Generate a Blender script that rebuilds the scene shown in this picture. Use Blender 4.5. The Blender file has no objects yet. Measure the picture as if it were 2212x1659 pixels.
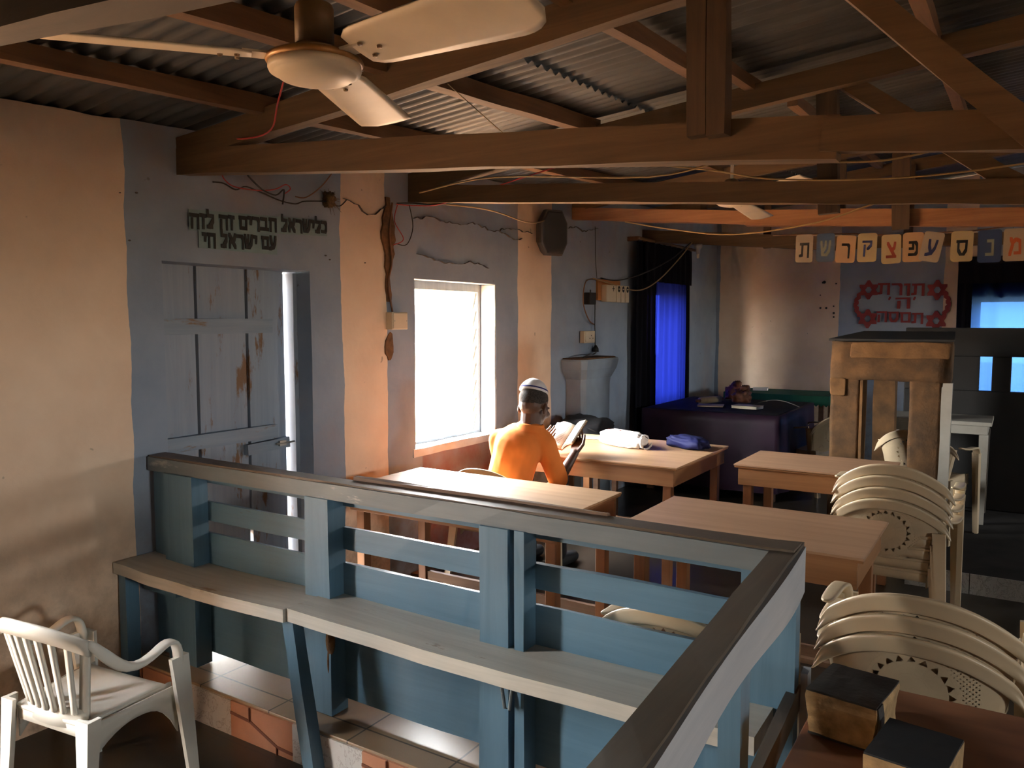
import bpy, bmesh, math, random
from mathutils import Vector, Matrix, Euler, noise
S = bpy.context.scene
COL = S.collection
R = math.radians
random.seed(7)

# ------------------------------------------------------------------ camera
cd = bpy.data.cameras.new('camera')
cd.sensor_width = 36.0
cd.lens = 36.0 * 1720.0 / 2212.0
cd.clip_start = 0.03
cam = bpy.data.objects.new('camera', cd)
COL.objects.link(cam)
cam.location = (0, 0, 1.62)
cam.rotation_euler = (R(90 - 4.47), 0, R(32.38))
S.camera = cam

# ------------------------------------------------------------------ world: white haze sky over sunlit red earth
W = bpy.data.worlds.new('daylight')
S.world = W
W.use_nodes = True
wt = W.node_tree
wt.nodes.clear()
tc = wt.nodes.new('ShaderNodeTexCoord')
sp = wt.nodes.new('ShaderNodeSeparateXYZ')
rp = wt.nodes.new('ShaderNodeValToRGB')
bgn = wt.nodes.new('ShaderNodeBackground')
out = wt.nodes.new('ShaderNodeOutputWorld')
mp = wt.nodes.new('ShaderNodeMapRange')
mp.inputs[1].default_value = -1
mp.inputs[2].default_value = 1
wt.links.new(tc.outputs['Generated'], sp.inputs[0])
wt.links.new(sp.outputs['Z'], mp.inputs[0])
wt.links.new(mp.outputs[0], rp.inputs[0])
wt.links.new(rp.outputs[0], bgn.inputs[0])
wt.links.new(bgn.outputs[0], out.inputs[0])
e = rp.color_ramp.elements
e[0].position = 0.0
e[0].color = (0.88, 0.66, 0.42, 1)
e[1].position = 1.0
e[1].color = (0.74, 0.82, 0.92, 1)
q = e.new(0.47)
q.color = (0.92, 0.70, 0.46, 1)
q = e.new(0.52)
q.color = (0.98, 0.96, 0.90, 1)
bgn.inputs[1].default_value = 66.0

# ------------------------------------------------------------------ daylight through the openings
def portal(name, loc, rot, sx, sy):
    l = bpy.data.lights.new(name, 'AREA')
    l.shape = 'RECTANGLE'
    l.size = sx
    l.size_y = sy
    l.cycles.is_portal = True
    o = bpy.data.objects.new(name, l)
    o.location = loc
    o.rotation_euler = rot
    COL.objects.link(o)
portal('portal_reading_window', (-3.56, 4.39, 1.33), (0, R(-90), 0), 1.2, 1.0)
portal('portal_curtain_window', (-3.56, 8.1, 1.40), (0, R(-90), 0), 1.2, 0.95)
portal('portal_end_window', (0.15, 10.2, 1.40), (R(-90), 0, 0), 1.35, 1.2)
portal('portal_added_doorway', (-3.46, 0.62, 0.95), (0, R(-90), 0), 1.95, 0.45)  # unseen doorway, added and narrowed to light fan, rail and bench
portal('portal_added_dais_window', (4.8, 7.05, 1.5), (0, R(90), 0), 0.8, 0.8)  # unseen window, added to brighten the end wall
portal('portal_street_window', (4.8, 0.55, 1.5), (0, R(90), 0), 0.7, 0.7)

sun = bpy.data.lights.new('hazy_sun', 'SUN')
sun.energy = 10.0
sun.angle = R(14)
sun.color = (1.0, 0.95, 0.86)
so = bpy.data.objects.new('hazy_sun', sun)
so.rotation_euler = Vector((0.70, -0.36, -0.62)).to_track_quat('-Z', 'Y').to_euler()
COL.objects.link(so)

S.view_settings.view_transform = 'Standard'
S.view_settings.look = 'None'
S.view_settings.gamma = 1.0
S.view_settings.use_curve_mapping = False
S.view_settings.exposure = 0.95
S.cycles.max_bounces = 10
S.cycles.diffuse_bounces = 6
S.cycles.transparent_max_bounces = 16
S.cycles.caustics_reflective = False
S.cycles.caustics_refractive = False
S.cycles.sample_clamp_indirect = 6.0

# ------------------------------------------------------------------ material helpers
def mat(name):
    m = bpy.data.materials.new(name)
    m.use_nodes = True
    t = m.node_tree
    return m, t, t.nodes['Principled BSDF']
def N(t, kind, **kw):
    n = t.nodes.new(kind)
    for k, v in kw.items():
        if k.startswith('i'):
            n.inputs[int(k[1:])].default_value = v
        else:
            setattr(n, k, v)
    return n
def ramp(t, stops, fac, const=False):
    r = N(t, 'ShaderNodeValToRGB')
    cr = r.color_ramp
    if const: cr.interpolation = 'CONSTANT'
    cr.elements[0].position, cr.elements[0].color = stops[0][0], (*stops[0][1], 1)
    cr.elements[1].position, cr.elements[1].color = stops[-1][0], (*stops[-1][1], 1)
    for p, c in stops[1:-1]:
        x = cr.elements.new(p)
        x.color = (*c, 1)
    t.links.new(fac, r.inputs[0])
    return r.outputs[0]
def math_(t, op, a, b=None, c=None):
    n = N(t, 'ShaderNodeMath', operation=op)
    for k, v in enumerate((a, b, c)):
        if v is None: continue
        if isinstance(v, (int, float)): n.inputs[k].default_value = v
        else: t.links.new(v, n.inputs[k])
    return n.outputs[0]
def mixc(t, f, a, b, blend='MIX'):
    n = N(t, 'ShaderNodeMix', data_type='RGBA', blend_type=blend)
    for sock, v in ((n.inputs[0], f), (n.inputs[6], a), (n.inputs[7], b)):
        if isinstance(v, (int, float)): sock.default_value = v
        elif isinstance(v, tuple): sock.default_value = (*v, 1) if len(v) == 3 else v
        else: t.links.new(v, sock)
    return n.outputs[2]
def coords(t, scale=(1, 1, 1), kind='Object'):
    c = N(t, 'ShaderNodeTexCoord')
    m = N(t, 'ShaderNodeMapping')
    m.inputs['Scale'].default_value = scale
    t.links.new(c.outputs[kind], m.inputs[0])
    return m.outputs[0]
def noise_(t, vec, scale, detail=4, rough=0.55, dist=0.0):
    n = N(t, 'ShaderNodeTexNoise')
    n.inputs['Scale'].default_value = scale
    n.inputs['Detail'].default_value = detail
    n.inputs['Roughness'].default_value = rough
    n.inputs['Distortion'].default_value = dist
    t.links.new(vec, n.inputs['Vector'])
    return n.outputs[0]
def bump(t, b, h, strength=0.3, dist=0.01):
    n = N(t, 'ShaderNodeBump')
    n.inputs['Strength'].default_value = strength
    n.inputs['Distance'].default_value = dist
    t.links.new(h, n.inputs['Height'])
    t.links.new(n.outputs[0], b.inputs['Normal'])

def m_plain(name, c, rough=0.6, metal=0.0, var=0.12, scale=8.0, bmp=0.0, spec=0.5):
    m, t, b = mat(name)
    v = coords(t)
    f = noise_(t, v, scale, 5)
    d = tuple(x * (1 - var) for x in c)
    l = tuple(min(1, x * (1 + var)) for x in c)
    t.links.new(ramp(t, [(0.3, d), (0.7, l)], f), b.inputs['Base Color'])
    b.inputs['Roughness'].default_value = rough
    b.inputs['Metallic'].default_value = metal
    b.inputs['Specular IOR Level'].default_value = spec
    if bmp: bump(t, b, noise_(t, v, scale * 6, 3), bmp, 0.004)
    return m
def m_wood(name, c1, c2, axis='X', rough=0.55, scale=1.0, wear=None, bmp=0.25):
    m, t, b = mat(name)
    s = {'X': (1.2, 22, 22), 'Y': (22, 1.2, 22), 'Z': (22, 22, 1.2)}[axis]
    v = coords(t, tuple(k * scale for k in s))
    f = noise_(t, v, 1.0, 7, 0.65, 0.6)
    g = noise_(t, coords(t), 3.0, 4)
    col = ramp(t, [(0.28, c1), (0.5, tuple((a + d) / 2 for a, d in zip(c1, c2))), (0.72, c2)], f)
    col = mixc(t, math_(t, 'MULTIPLY', g, 0.35), col, tuple(x * 0.55 for x in c1))
    if wear:
        w = noise_(t, coords(t, (1.5, 6, 6) if axis == 'X' else (6, 1.5, 6) if axis == 'Y' else (6, 6, 1.5)), 1.6, 6, 0.7)
        col = mixc(t, ramp(t, [(wear[1], (0, 0, 0)), (wear[1] + 0.06, (1, 1, 1))], w), col, wear[0])
    t.links.new(col, b.inputs['Base Color'])
    b.inputs['Roughness'].default_value = rough
    bump(t, b, f, bmp, 0.003)
    return m

def m_wall(name, axis, bands, maroon=None):
    """blue limewash with cream painted bands; axis 'Y' or 'X' is the direction along the wall"""
    m, t, b = mat(name)
    c = N(t, 'ShaderNodeTexCoord')
    v = c.outputs['Object']
    s = N(t, 'ShaderNodeSeparateXYZ')
    t.links.new(v, s.inputs[0])
    nj = math_(t, 'MULTIPLY', math_(t, 'SUBTRACT', noise_(t, v, 3.0, 4), 0.5), 0.05)
    u = math_(t, 'ADD', s.outputs[axis], nj)
    z = s.outputs['Z']
    mask = None
    for a, d in bands:
        k = math_(t, 'MULTIPLY', math_(t, 'GREATER_THAN', u, a), math_(t, 'LESS_THAN', u, d))
        mask = k if mask is None else math_(t, 'MAXIMUM', mask, k)
    n1 = noise_(t, v, 2.2, 6, 0.6)
    n2 = noise_(t, v, 9.0, 6, 0.65)
    n3 = noise_(t, coords(t, (1.0, 1.0, 0.6)), 1.3, 5, 0.6)
    blue = ramp(t, [(0.3, (0.215, 0.265, 0.345)), (0.7, (0.29, 0.345, 0.425))], n1)
    cream = ramp(t, [(0.3, (0.72, 0.53, 0.38)), (0.7, (0.84, 0.66, 0.50))], n1)
    base = mixc(t, mask, blue, cream)
    stain = ramp(t, [(0.56, (0, 0, 0)), (0.74, (1, 1, 1))], n3)
    base = mixc(t, math_(t, 'MULTIPLY', stain, 0.30), base, (0.36, 0.19, 0.075))
    # splashed and rubbed lower part, mud stains under the eaves
    low = math_(t, 'MULTIPLY', ramp(t, [(0.0, (1, 1, 1)), (1.0, (0, 0, 0))], math_(t, 'DIVIDE', z, 0.9)), ramp(t, [(0.42, (0, 0, 0)), (0.62, (1, 1, 1))], n2))
    base = mixc(t, math_(t, 'MULTIPLY', low, 0.6), base, (0.17, 0.10, 0.055))
    top = math_(t, 'MULTIPLY', ramp(t, [(0.0, (0, 0, 0)), (1.0, (1, 1, 1))], math_(t, 'MULTIPLY', math_(t, 'SUBTRACT', z, 2.05), 2.4)), ramp(t, [(0.45, (0, 0, 0)), (0.6, (1, 1, 1))], n3))
    base = mixc(t, math_(t, 'MULTIPLY', top, 0.38), base, (0.30, 0.155, 0.06))
    if maroon:
        y0, y1, zt = maroon
        k = math_(t, 'MULTIPLY', math_(t, 'GREATER_THAN', u, y0), math_(t, 'LESS_THAN', u, y1))
        zz = math_(t, 'ADD', z, math_(t, 'MULTIPLY', n2, 0.12))
        k = math_(t, 'MULTIPLY', k, math_(t, 'LESS_THAN', zz, zt))
        base = mixc(t, math_(t, 'MULTIPLY', k, ramp(t, [(0.35, (0.35, 0.35, 0.35)), (0.6, (0.95, 0.95, 0.95))], n1)), base, (0.16, 0.045, 0.03))
    speck = ramp(t, [(0.73, (0, 0, 0)), (0.76, (1, 1, 1))], noise_(t, v, 14.0, 2))
    base = mixc(t, math_(t, 'MULTIPLY', speck, 0.5), base, (0.10, 0.07, 0.05))
    t.links.new(base, b.inputs['Base Color'])
    b.inputs['Roughness'].default_value = 0.85
    b.inputs['Specular IOR Level'].default_value = 0.2
    bump(t, b, math_(t, 'ADD', n2, math_(t, 'MULTIPLY', n1, 1.5)), 0.22, 0.010)
    return m

def m_tiles(name, c1, c2, size, off=(0, 0), mortar=(0.02, 0.017, 0.014), rough=0.3):
    m, t, b = mat(name)
    c = N(t, 'ShaderNodeTexCoord')
    mpn = N(t, 'ShaderNodeMapping')
    mpn.inputs['Location'].default_value = (off[0], off[1], 0)
    t.links.new(c.outputs['Object'], mpn.inputs[0])
    br = N(t, 'ShaderNodeTexBrick')
    br.offset = 0.0
    br.inputs['Scale'].default_value = 1.0
    br.inputs['Mortar Size'].default_value = 0.004
    br.inputs['Brick Width'].default_value = size
    br.inputs['Row Height'].default_value = size
    br.inputs['Color1'].default_value = (*c1, 1)
    br.inputs['Color2'].default_value = (*c2, 1)
    br.inputs['Mortar'].default_value = (*mortar, 1)
    t.links.new(mpn.outputs[0], br.inputs[0])
    f = noise_(t, c.outputs['Object'], 5.0, 6, 0.65)
    col = mixc(t, math_(t, 'MULTIPLY', f, 0.55), br.outputs[0], tuple(x * 0.45 for x in c1))
    t.links.new(col, b.inputs['Base Color'])
    b.inputs['Roughness'].default_value = rough
    return m

def m_marble(name, c1=(0.62, 0.60, 0.58), vein=(0.30, 0.25, 0.24), sc=7.0):
    m, t, b = mat(name)
    v = coords(t)
    f = noise_(t, v, sc, 8, 0.7, 1.6)
    col = ramp(t, [(0.40, c1), (0.485, c1), (0.5, vein), (0.515, c1), (0.7, tuple(x * 0.9 for x in c1))], f)
    t.links.new(col, b.inputs['Base Color'])
    b.inputs['Roughness'].default_value = 0.3
    return m

def m_cloth(name, c, rough=0.9, trans=0.0, thread=260.0, var=0.15):
    m, t, b = mat(name)
    v = coords(t)
    f = noise_(t, v, 4.0, 5)
    col = ramp(t, [(0.3, tuple(x * (1 - var) for x in c)), (0.7, tuple(min(1, x * (1 + var)) for x in c))], f)
    t.links.new(col, b.inputs['Base Color'])
    b.inputs['Roughness'].default_value = rough
    b.inputs['Specular IOR Level'].default_value = 0.25
    wv = N(t, 'ShaderNodeTexWave')
    wv.inputs['Scale'].default_value = thread
    t.links.new(v, wv.inputs[0])
    bump(t, b, wv.outputs[1], 0.12, 0.001)
    return m

def m_voile(name, c, amount=0.75, diff=(0.008, 0.009, 0.022)):
    """thin dyed curtain: daylight comes through it in the colour of the dye"""
    m, t, b = mat(name)
    tr = N(t, 'ShaderNodeBsdfTranslucent')
    tr.inputs[0].default_value = (*c, 1)
    tp = N(t, 'ShaderNodeBsdfTransparent')
    tp.inputs[0].default_value = (*c, 1)
    mx = N(t, 'ShaderNodeMixShader')
    mx2 = N(t, 'ShaderNodeMixShader')
    b.inputs['Base Color'].default_value = (*diff, 1)
    b.inputs['Roughness'].default_value = 0.9
    b.inputs['Specular IOR Level'].default_value = 0.1
    mx2.inputs[0].default_value = 0.22
    t.links.new(tr.outputs[0], mx2.inputs[1])
    t.links.new(tp.outputs[0], mx2.inputs[2])
    mx.inputs[0].default_value = amount
    t.links.new(b.outputs[0], mx.inputs[1])
    t.links.new(mx2.outputs[0], mx.inputs[2])
    t.links.new(mx.outputs[0], t.nodes['Material Output'].inputs[0])
    return m

def m_glass(name):
    m, t, b = mat(name)
    tp = N(t, 'ShaderNodeBsdfTransparent')
    gl = N(t, 'ShaderNodeBsdfGlossy')
    gl.inputs['Roughness'].default_value = 0.05
    mx = N(t, 'ShaderNodeMixShader')
    mx.inputs[0].default_value = 0.05
    t.links.new(tp.outputs[0], mx.inputs[1])
    t.links.new(gl.outputs[0], mx.inputs[2])
    t.links.new(mx.outputs[0], t.nodes['Material Output'].inputs[0])
    return m

def m_lace(name, c):
    """moulded plastic pierced with a rosette: a ring of small triangular holes, petals and a net of dots (real see-through holes)"""
    m, t, b = mat(name)
    cn = N(t, 'ShaderNodeTexCoord')
    s = N(t, 'ShaderNodeSeparateXYZ')
    t.links.new(cn.outputs['Object'], s.inputs[0])
    x = s.outputs['X']
    z = math_(t, 'SUBTRACT', s.outputs['Z'], 0.592)
    r = math_(t, 'SQRT', math_(t, 'ADD', math_(t, 'MULTIPLY', x, x), math_(t, 'MULTIPLY', z, z)))
    a = math_(t, 'ARCTAN2', z, x)
    saw = math_(t, 'ABSOLUTE', math_(t, 'SUBTRACT', math_(t, 'FRACT', math_(t, 'MULTIPLY', a, 20 / (2 * math.pi))), 0.5))
    rr = math_(t, 'DIVIDE', math_(t, 'SUBTRACT', r, 0.092), 0.018)
    tri = math_(t, 'MULTIPLY', math_(t, 'GREATER_THAN', rr, 0.0), math_(t, 'LESS_THAN', math_(t, 'ADD', rr, math_(t, 'MULTIPLY', math_(t, 'SUBTRACT', 0.5, saw), 2.4)), 1.0))
    # net of dots outside the rosette
    k = 95.0
    u1 = math_(t, 'FRACT', math_(t, 'MULTIPLY', math_(t, 'ADD', x, z), k / 1.4))
    u2 = math_(t, 'FRACT', math_(t, 'MULTIPLY', math_(t, 'SUBTRACT', x, z), k / 1.4))
    d = math_(t, 'ADD', math_(t, 'POWER', math_(t, 'SUBTRACT', u1, 0.5), 2), math_(t, 'POWER', math_(t, 'SUBTRACT', u2, 0.5), 2))
    dot = math_(t, 'LESS_THAN', d, 0.045)
    ax = math_(t, 'ABSOLUTE', x)
    reg = math_(t, 'MULTIPLY', math_(t, 'GREATER_THAN', r, 0.120), math_(t, 'LESS_THAN', ax, 0.165))
    reg = math_(t, 'MULTIPLY', reg, math_(t, 'MULTIPLY', math_(t, 'LESS_THAN', z, 0.100), math_(t, 'GREATER_THAN', z, -0.15)))
    dot = math_(t, 'MULTIPLY', dot, reg)
    # small star holes below the rosette
    z2 = math_(t, 'ADD', z, 0.15)
    x2 = math_(t, 'SUBTRACT', ax, 0.105)
    r2 = math_(t, 'SQRT', math_(t, 'ADD', math_(t, 'MULTIPLY', x2, x2), math_(t, 'MULTIPLY', z2, z2)))
    a2 = math_(t, 'ARCTAN2', z2, x2)
    saw2 = math_(t, 'ABSOLUTE', math_(t, 'SUBTRACT', math_(t, 'FRACT', math_(t, 'MULTIPLY', a2, 8 / (2 * math.pi))), 0.5))
    st = math_(t, 'MULTIPLY', math_(t, 'LESS_THAN', r2, 0.028), math_(t, 'GREATER_THAN', r2, math_(t, 'ADD', 0.014, math_(t, 'MULTIPLY', saw2, 0.03))))
    hole = math_(t, 'MAXIMUM', tri, math_(t, 'MAXIMUM', st, dot))
    rings = math_(t, 'MAXIMUM', math_(t, 'LESS_THAN', math_(t, 'ABSOLUTE', math_(t, 'SUBTRACT', r, 0.05)), 0.0045),
                  math_(t, 'LESS_THAN', math_(t, 'ABSOLUTE', math_(t, 'SUBTRACT', r, 0.116)), 0.005))
    pet = math_(t, 'MULTIPLY', math_(t, 'LESS_THAN', saw, 0.075), math_(t, 'MULTIPLY', math_(t, 'GREATER_THAN', r, 0.055), math_(t, 'LESS_THAN', r, 0.09)))
    bump(t, b, math_(t, 'MAXIMUM', rings, pet), 1.0, 0.012)
    f = noise_(t, cn.outputs['Object'], 6.0, 5)
    t.links.new(ramp(t, [(0.3, tuple(q * 0.82 for q in c)), (0.65, c)], f), b.inputs['Base Color'])
    b.inputs['Roughness'].default_value = 0.42
    tp = N(t, 'ShaderNodeBsdfTransparent')
    mx = N(t, 'ShaderNodeMixShader')
    t.links.new(hole, mx.inputs[0])
    t.links.new(b.outputs[0], mx.inputs[1])
    t.links.new(tp.outputs[0], mx.inputs[2])
    t.links.new(mx.outputs[0], t.nodes['Material Output'].inputs[0])
    return m

def m_roof(name):
    m, t, b = mat(name)
    v = coords(t)
    f = noise_(t, coords(t, (0.6, 3, 3)), 1.5, 6, 0.65)
    g = noise_(t, v, 6, 5)
    col = ramp(t, [(0.3, (0.040, 0.038, 0.035)), (0.55, (0.085, 0.082, 0.076)), (0.75, (0.15, 0.145, 0.13))], f)
    col = mixc(t, ramp(t, [(0.6, (0, 0, 0)), (0.75, (0.6, 0.6, 0.6))], g), col, (0.10, 0.06, 0.035))
    t.links.new(col, b.inputs['Base Color'])
    b.inputs['Roughness'].default_value = 0.55
    b.inputs['Metallic'].default_value = 0.35
    return m

# ------------------------------------------------------------------ mesh helpers
class MB:
    def __init__(s):
        s.bm = bmesh.new()
    def box(s, a, b, bev=0.0, M=None):
        r = bmesh.ops.create_cube(s.bm, size=1.0)['verts']
        c = [(a[k] + b[k]) / 2 for k in range(3)]
        d = [abs(b[k] - a[k]) for k in range(3)]
        for v in r:
            v.co = Vector((c[0] + v.co.x * d[0], c[1] + v.co.y * d[1], c[2] + v.co.z * d[2]))
        if bev:
            ed = list({e for v in r for e in v.link_edges})
            g = bmesh.ops.bevel(s.bm, geom=ed, offset=bev, segments=2, affect='EDGES', profile=0.6)
            r = list({v for f in g['faces'] for v in f.verts} | {v for v in r if v.is_valid})
        if M is not None:
            for v in r: v.co = M @ v.co
        return s
    def loft(s, rings, caps=True, closed=True):
        rs = [[s.bm.verts.new(p) for p in ring] for ring in rings]
        n = len(rs[0])
        for a, b in zip(rs, rs[1:]):
            for k in range(n if closed else n - 1):
                j = (k + 1) % n
                try: s.bm.faces.new((a[k], a[j], b[j], b[k]))
                except ValueError: pass
        if caps and n > 2:
            s.bm.faces.new(rs[0][::-1])
            s.bm.faces.new(rs[-1])
        return s
    def tube(s, pts, r, n=8, caps=True):
        pts = [Vector(p) for p in pts]
        rr = r if isinstance(r, (list, tuple)) else [r] * len(pts)
        rings = []
        ref = None
        for k, p in enumerate(pts):
            d = (pts[min(k + 1, len(pts) - 1)] - pts[max(k - 1, 0)]).normalized()
            if ref is None:
                ref = Vector((0, 0, 1)) if abs(d.z) < 0.9 else Vector((1, 0, 0))
            u = d.cross(ref).normalized()
            w = u.cross(d).normalized()
            ref = w
            rings.append([p + (u * math.cos(2 * math.pi * q / n) + w * math.sin(2 * math.pi * q / n)) * rr[k] for q in range(n)])
        return s.loft(rings, caps)
    def lathe(s, prof, c=(0, 0, 0), n=24, M=None):
        rings = []
        for r, z in prof:
            rings.append([Vector((c[0] + r * math.cos(2 * math.pi * q / n), c[1] + r * math.sin(2 * math.pi * q / n), c[2] + z)) for q in range(n)])
        if M is not None:
            rings = [[M @ p for p in g] for g in rings]
        return s.loft(rings, True)
    def timber(s, p0, p1, w, h, rough=0.004, seg=0.16, seed=0.0, side=None):
        """roughly sawn timber, h in the vertical plane of the run"""
        p0, p1 = Vector(p0), Vector(p1)
        d = (p1 - p0)
        L = d.length
        d.normalize()
        side = Vector(side) if side else d.cross(Vector((0, 0, 1)))
        if side.length < 0.2: side = Vector((1, 0, 0))
        side.normalize()
        up = side.cross(d).normalized()
        n = max(2, int(L / seg))
        rings = []
        for k in range(n + 1):
            p = p0 + d * (L * k / n)
            ring = []
            for q, (a, b) in enumerate(((-1, -1), (1, -1), (1, 1), (-1, 1))):
                j = noise.noise(Vector((k * 0.43 + seed * 7.1, q * 3.3, seed))) * rough
                j2 = noise.noise(Vector((k * 0.37 + seed * 3.7, q * 5.1 + 9, seed + 4))) * rough
                ring.append(p + side * (a * w / 2 + j) + up * (b * h / 2 + j2))
            rings.append(ring)
        return s.loft(rings)
    def ell(s, c, r, rot=None, seg=16):
        v = bmesh.ops.create_uvsphere(s.bm, u_segments=seg, v_segments=max(6, seg // 2 + 2), radius=1.0)['verts']
        Mr = rot.to_matrix() if rot else Matrix.Identity(3)
        for k in v:
            k.co = Mr @ Vector((k.co.x * r[0], k.co.y * r[1], k.co.z * r[2])) + Vector(c)
        return s
    def capsule(s, p0, p1, r0, r1, n=14):
        p0, p1 = Vector(p0), Vector(p1)
        d = (p1 - p0).normalized()
        pts, rr = [], []
        for k in range(5):
            a = math.pi / 2 * k / 5
            pts.append(p0 - d * r0 * math.cos(a))
            rr.append(max(0.0008, r0 * math.sin(a)))
        pts += [p0, p1]
        rr += [r0, r1]
        for k in range(4, -1, -1):
            a = math.pi / 2 * k / 5
            pts.append(p1 + d * r1 * math.cos(a))
            rr.append(max(0.0008, r1 * math.sin(a)))
        return s.tube(pts, rr, n)
    def poly(s, pts):
        s.bm.faces.new([s.bm.verts.new(p) for p in pts])
        return s
    def grid(s, f, nu, nv, thick=None, closed_u=False):
        """f(u,v)->point on 0..1; thick -> vector or function for a second skin"""
        A = [[s.bm.verts.new(f(i / nu, j / nv)) for i in range(nu + 1)] for j in range(nv + 1)]
        for j in range(nv):
            for i in range(nu):
                s.bm.faces.new((A[j][i], A[j][i + 1], A[j + 1][i + 1], A[j + 1][i]))
        if thick is not None:
            tv = Vector(thick)
            B = [[s.bm.verts.new(v.co + tv) for v in row] for row in A]
            for j in range(nv):
                for i in range(nu):
                    s.bm.faces.new((B[j][i], B[j + 1][i], B[j + 1][i + 1], B[j][i + 1]))
            for i in range(nu):
                s.bm.faces.new((A[0][i + 1], A[0][i], B[0][i], B[0][i + 1]))
                s.bm.faces.new((A[nv][i], A[nv][i + 1], B[nv][i + 1], B[nv][i]))
            for j in range(nv):
                s.bm.faces.new((A[j][0], A[j + 1][0], B[j + 1][0], B[j][0]))
                s.bm.faces.new((A[j + 1][nu], A[j][nu], B[j][nu], B[j + 1][nu]))
        return s
    def xf(s, M):
        for v in s.bm.verts: v.co = M @ v.co
        return s
    def build(s, name, m, parent=None, smooth=False, subsurf=0, loc=None):
        bmesh.ops.recalc_face_normals(s.bm, faces=s.bm.faces)
        me = bpy.data.meshes.new(name)
        s.bm.to_mesh(me)
        s.bm.free()
        if smooth:
            for p in me.polygons: p.use_smooth = True
        me.materials.append(m)
        o = bpy.data.objects.new(name, me)
        COL.objects.link(o)
        if parent: o.parent = parent
        if loc: o.location = loc
        if subsurf:
            k = o.modifiers.new('subdivision', 'SUBSURF')
            k.levels = k.render_levels = subsurf
        return o

def tag(o, label, cat, group=None, kind=None):
    o['label'] = label
    o['category'] = cat
    if group: o['group'] = group
    if kind: o['kind'] = kind
    return o
def thing(name, label, cat, loc=(0, 0, 0), rz=0.0, group=None):
    o = bpy.data.objects.new(name, None)
    o.empty_display_size = 0.05
    COL.objects.link(o)
    o.location = loc
    o.rotation_euler = (0, 0, rz)
    return tag(o, label, cat, group)
def structure(o, label, cat):
    o['kind'] = 'structure'
    o['label'] = label
    o['category'] = cat
    return o
def dup(root, loc, rz, label, group=None, rot=None):
    r = root.copy()
    COL.objects.link(r)
    r.location = loc
    r.rotation_euler = rot if rot else (0, 0, rz)
    r['label'] = label
    if group: r['group'] = group
    elif 'group' in r: del r['group']
    for ch in list(root.children):
        c = ch.copy()
        COL.objects.link(c)
        c.parent = r
        for g in ch.children:
            d = g.copy()
            COL.objects.link(d)
            d.parent = c
    return r
def ceil_z(x, y):
    xr = x if x < 0.6 else 1.2 - x
    return 2.50 + 0.095 * (xr + 3.2) + 0.055 * (y - 2.3)
# ------------------------------------------------------------------ materials
M = {}
M['wall_left'] = m_wall('limewash with cream bands', 'Y', [(-9, 2.008), (3.285, 3.66), (5.155, 5.66)], maroon=(4.0, 4.98, 0.86))
M['wall_back'] = m_wall('limewash of the end wall', 'X', [(-3.17, -1.76), (-0.70, -0.4), (1.5, 3.0)])
M['wall_other'] = m_wall('limewash of the street side', 'Y', [(-9, 0.0), (2.6, 3.0), (4.6, 5.0)])
M['floor'] = m_tiles('brown floor tiles', (0.034, 0.026, 0.018), (0.03, 0.022, 0.015), 0.405, (0.16, 0.1))
M['step_top'] = m_tiles('worn step tiles', (0.36, 0.26, 0.16), (0.31, 0.22, 0.14), 0.405, (0.31, 0.37), rough=0.28)
M['marble'] = m_marble('white marbled tile')
M['marble_grey'] = m_marble('grey marbled tile', (0.30, 0.29, 0.27), (0.07, 0.07, 0.065), 9.0)
M['orange_tile'] = m_plain('orange glazed tile', (0.46, 0.21, 0.12), 0.35, var=0.12)
M['tile_line'] = m_plain('dark brown glaze line', (0.16, 0.05, 0.025), 0.4)
M['roof'] = m_roof('old corrugated iron')
M['beam_x'] = m_wood('sawn timber of the trusses', (0.070, 0.037, 0.014), (0.175, 0.098, 0.040), 'X', 0.75)
M['beam_y'] = m_wood('sawn timber of the purlins', (0.10, 0.046, 0.018), (0.21, 0.105, 0.045), 'Y', 0.7)
M['beam_z'] = m_wood('sawn timber of the posts', (0.042, 0.022, 0.010), (0.105, 0.058, 0.028), 'Z', 0.75)
M['beam_warm_lit'] = m_wood('timber with warm light painted in', (0.20, 0.078, 0.03), (0.38, 0.175, 0.07), 'X', 0.7)  # warm light on the third truss beam put into its wood colour
M['blue_x'] = m_wood('blue gloss paint', (0.070, 0.150, 0.225), (0.10, 0.205, 0.30), 'X', 0.42, bmp=0.12, wear=((0.075, 0.10, 0.12), 0.66))
M['blue_z'] = m_wood('blue gloss paint on posts', (0.070, 0.148, 0.22), (0.105, 0.205, 0.295), 'Z', 0.45, bmp=0.12, wear=((0.12, 0.13, 0.14), 0.70))
M['blue_grey'] = m_wood('rubbed blue paint', (0.10, 0.128, 0.145), (0.16, 0.195, 0.212), 'X', 0.5, bmp=0.2, wear=((0.30, 0.31, 0.29), 0.60))
M['fascia'] = m_wood('chalky pale blue paint', (0.30, 0.31, 0.33), (0.41, 0.41, 0.42), 'Y', 0.6, bmp=0.15, wear=((0.36, 0.25, 0.14), 0.74))
M['rail_worn_x'] = m_wood('rail top rubbed to dark wood', (0.06, 0.045, 0.032), (0.135, 0.10, 0.07), 'X', 0.5, bmp=0.3)
M['rail_worn_y'] = m_wood('rail top rubbed to dark wood, short run', (0.055, 0.042, 0.030), (0.12, 0.09, 0.06), 'Y', 0.5, bmp=0.3)
M['bench'] = m_wood('bench seat worn to grey wood', (0.40, 0.39, 0.35), (0.60, 0.59, 0.53), 'X', 0.42, bmp=0.25, wear=((0.24, 0.165, 0.10), 0.66))
M['door'] = m_wood('blue door paint flaking off', (0.22, 0.27, 0.345), (0.30, 0.355, 0.43), 'Z', 0.7, bmp=0.3, wear=((0.17, 0.095, 0.05), 0.575))
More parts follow.
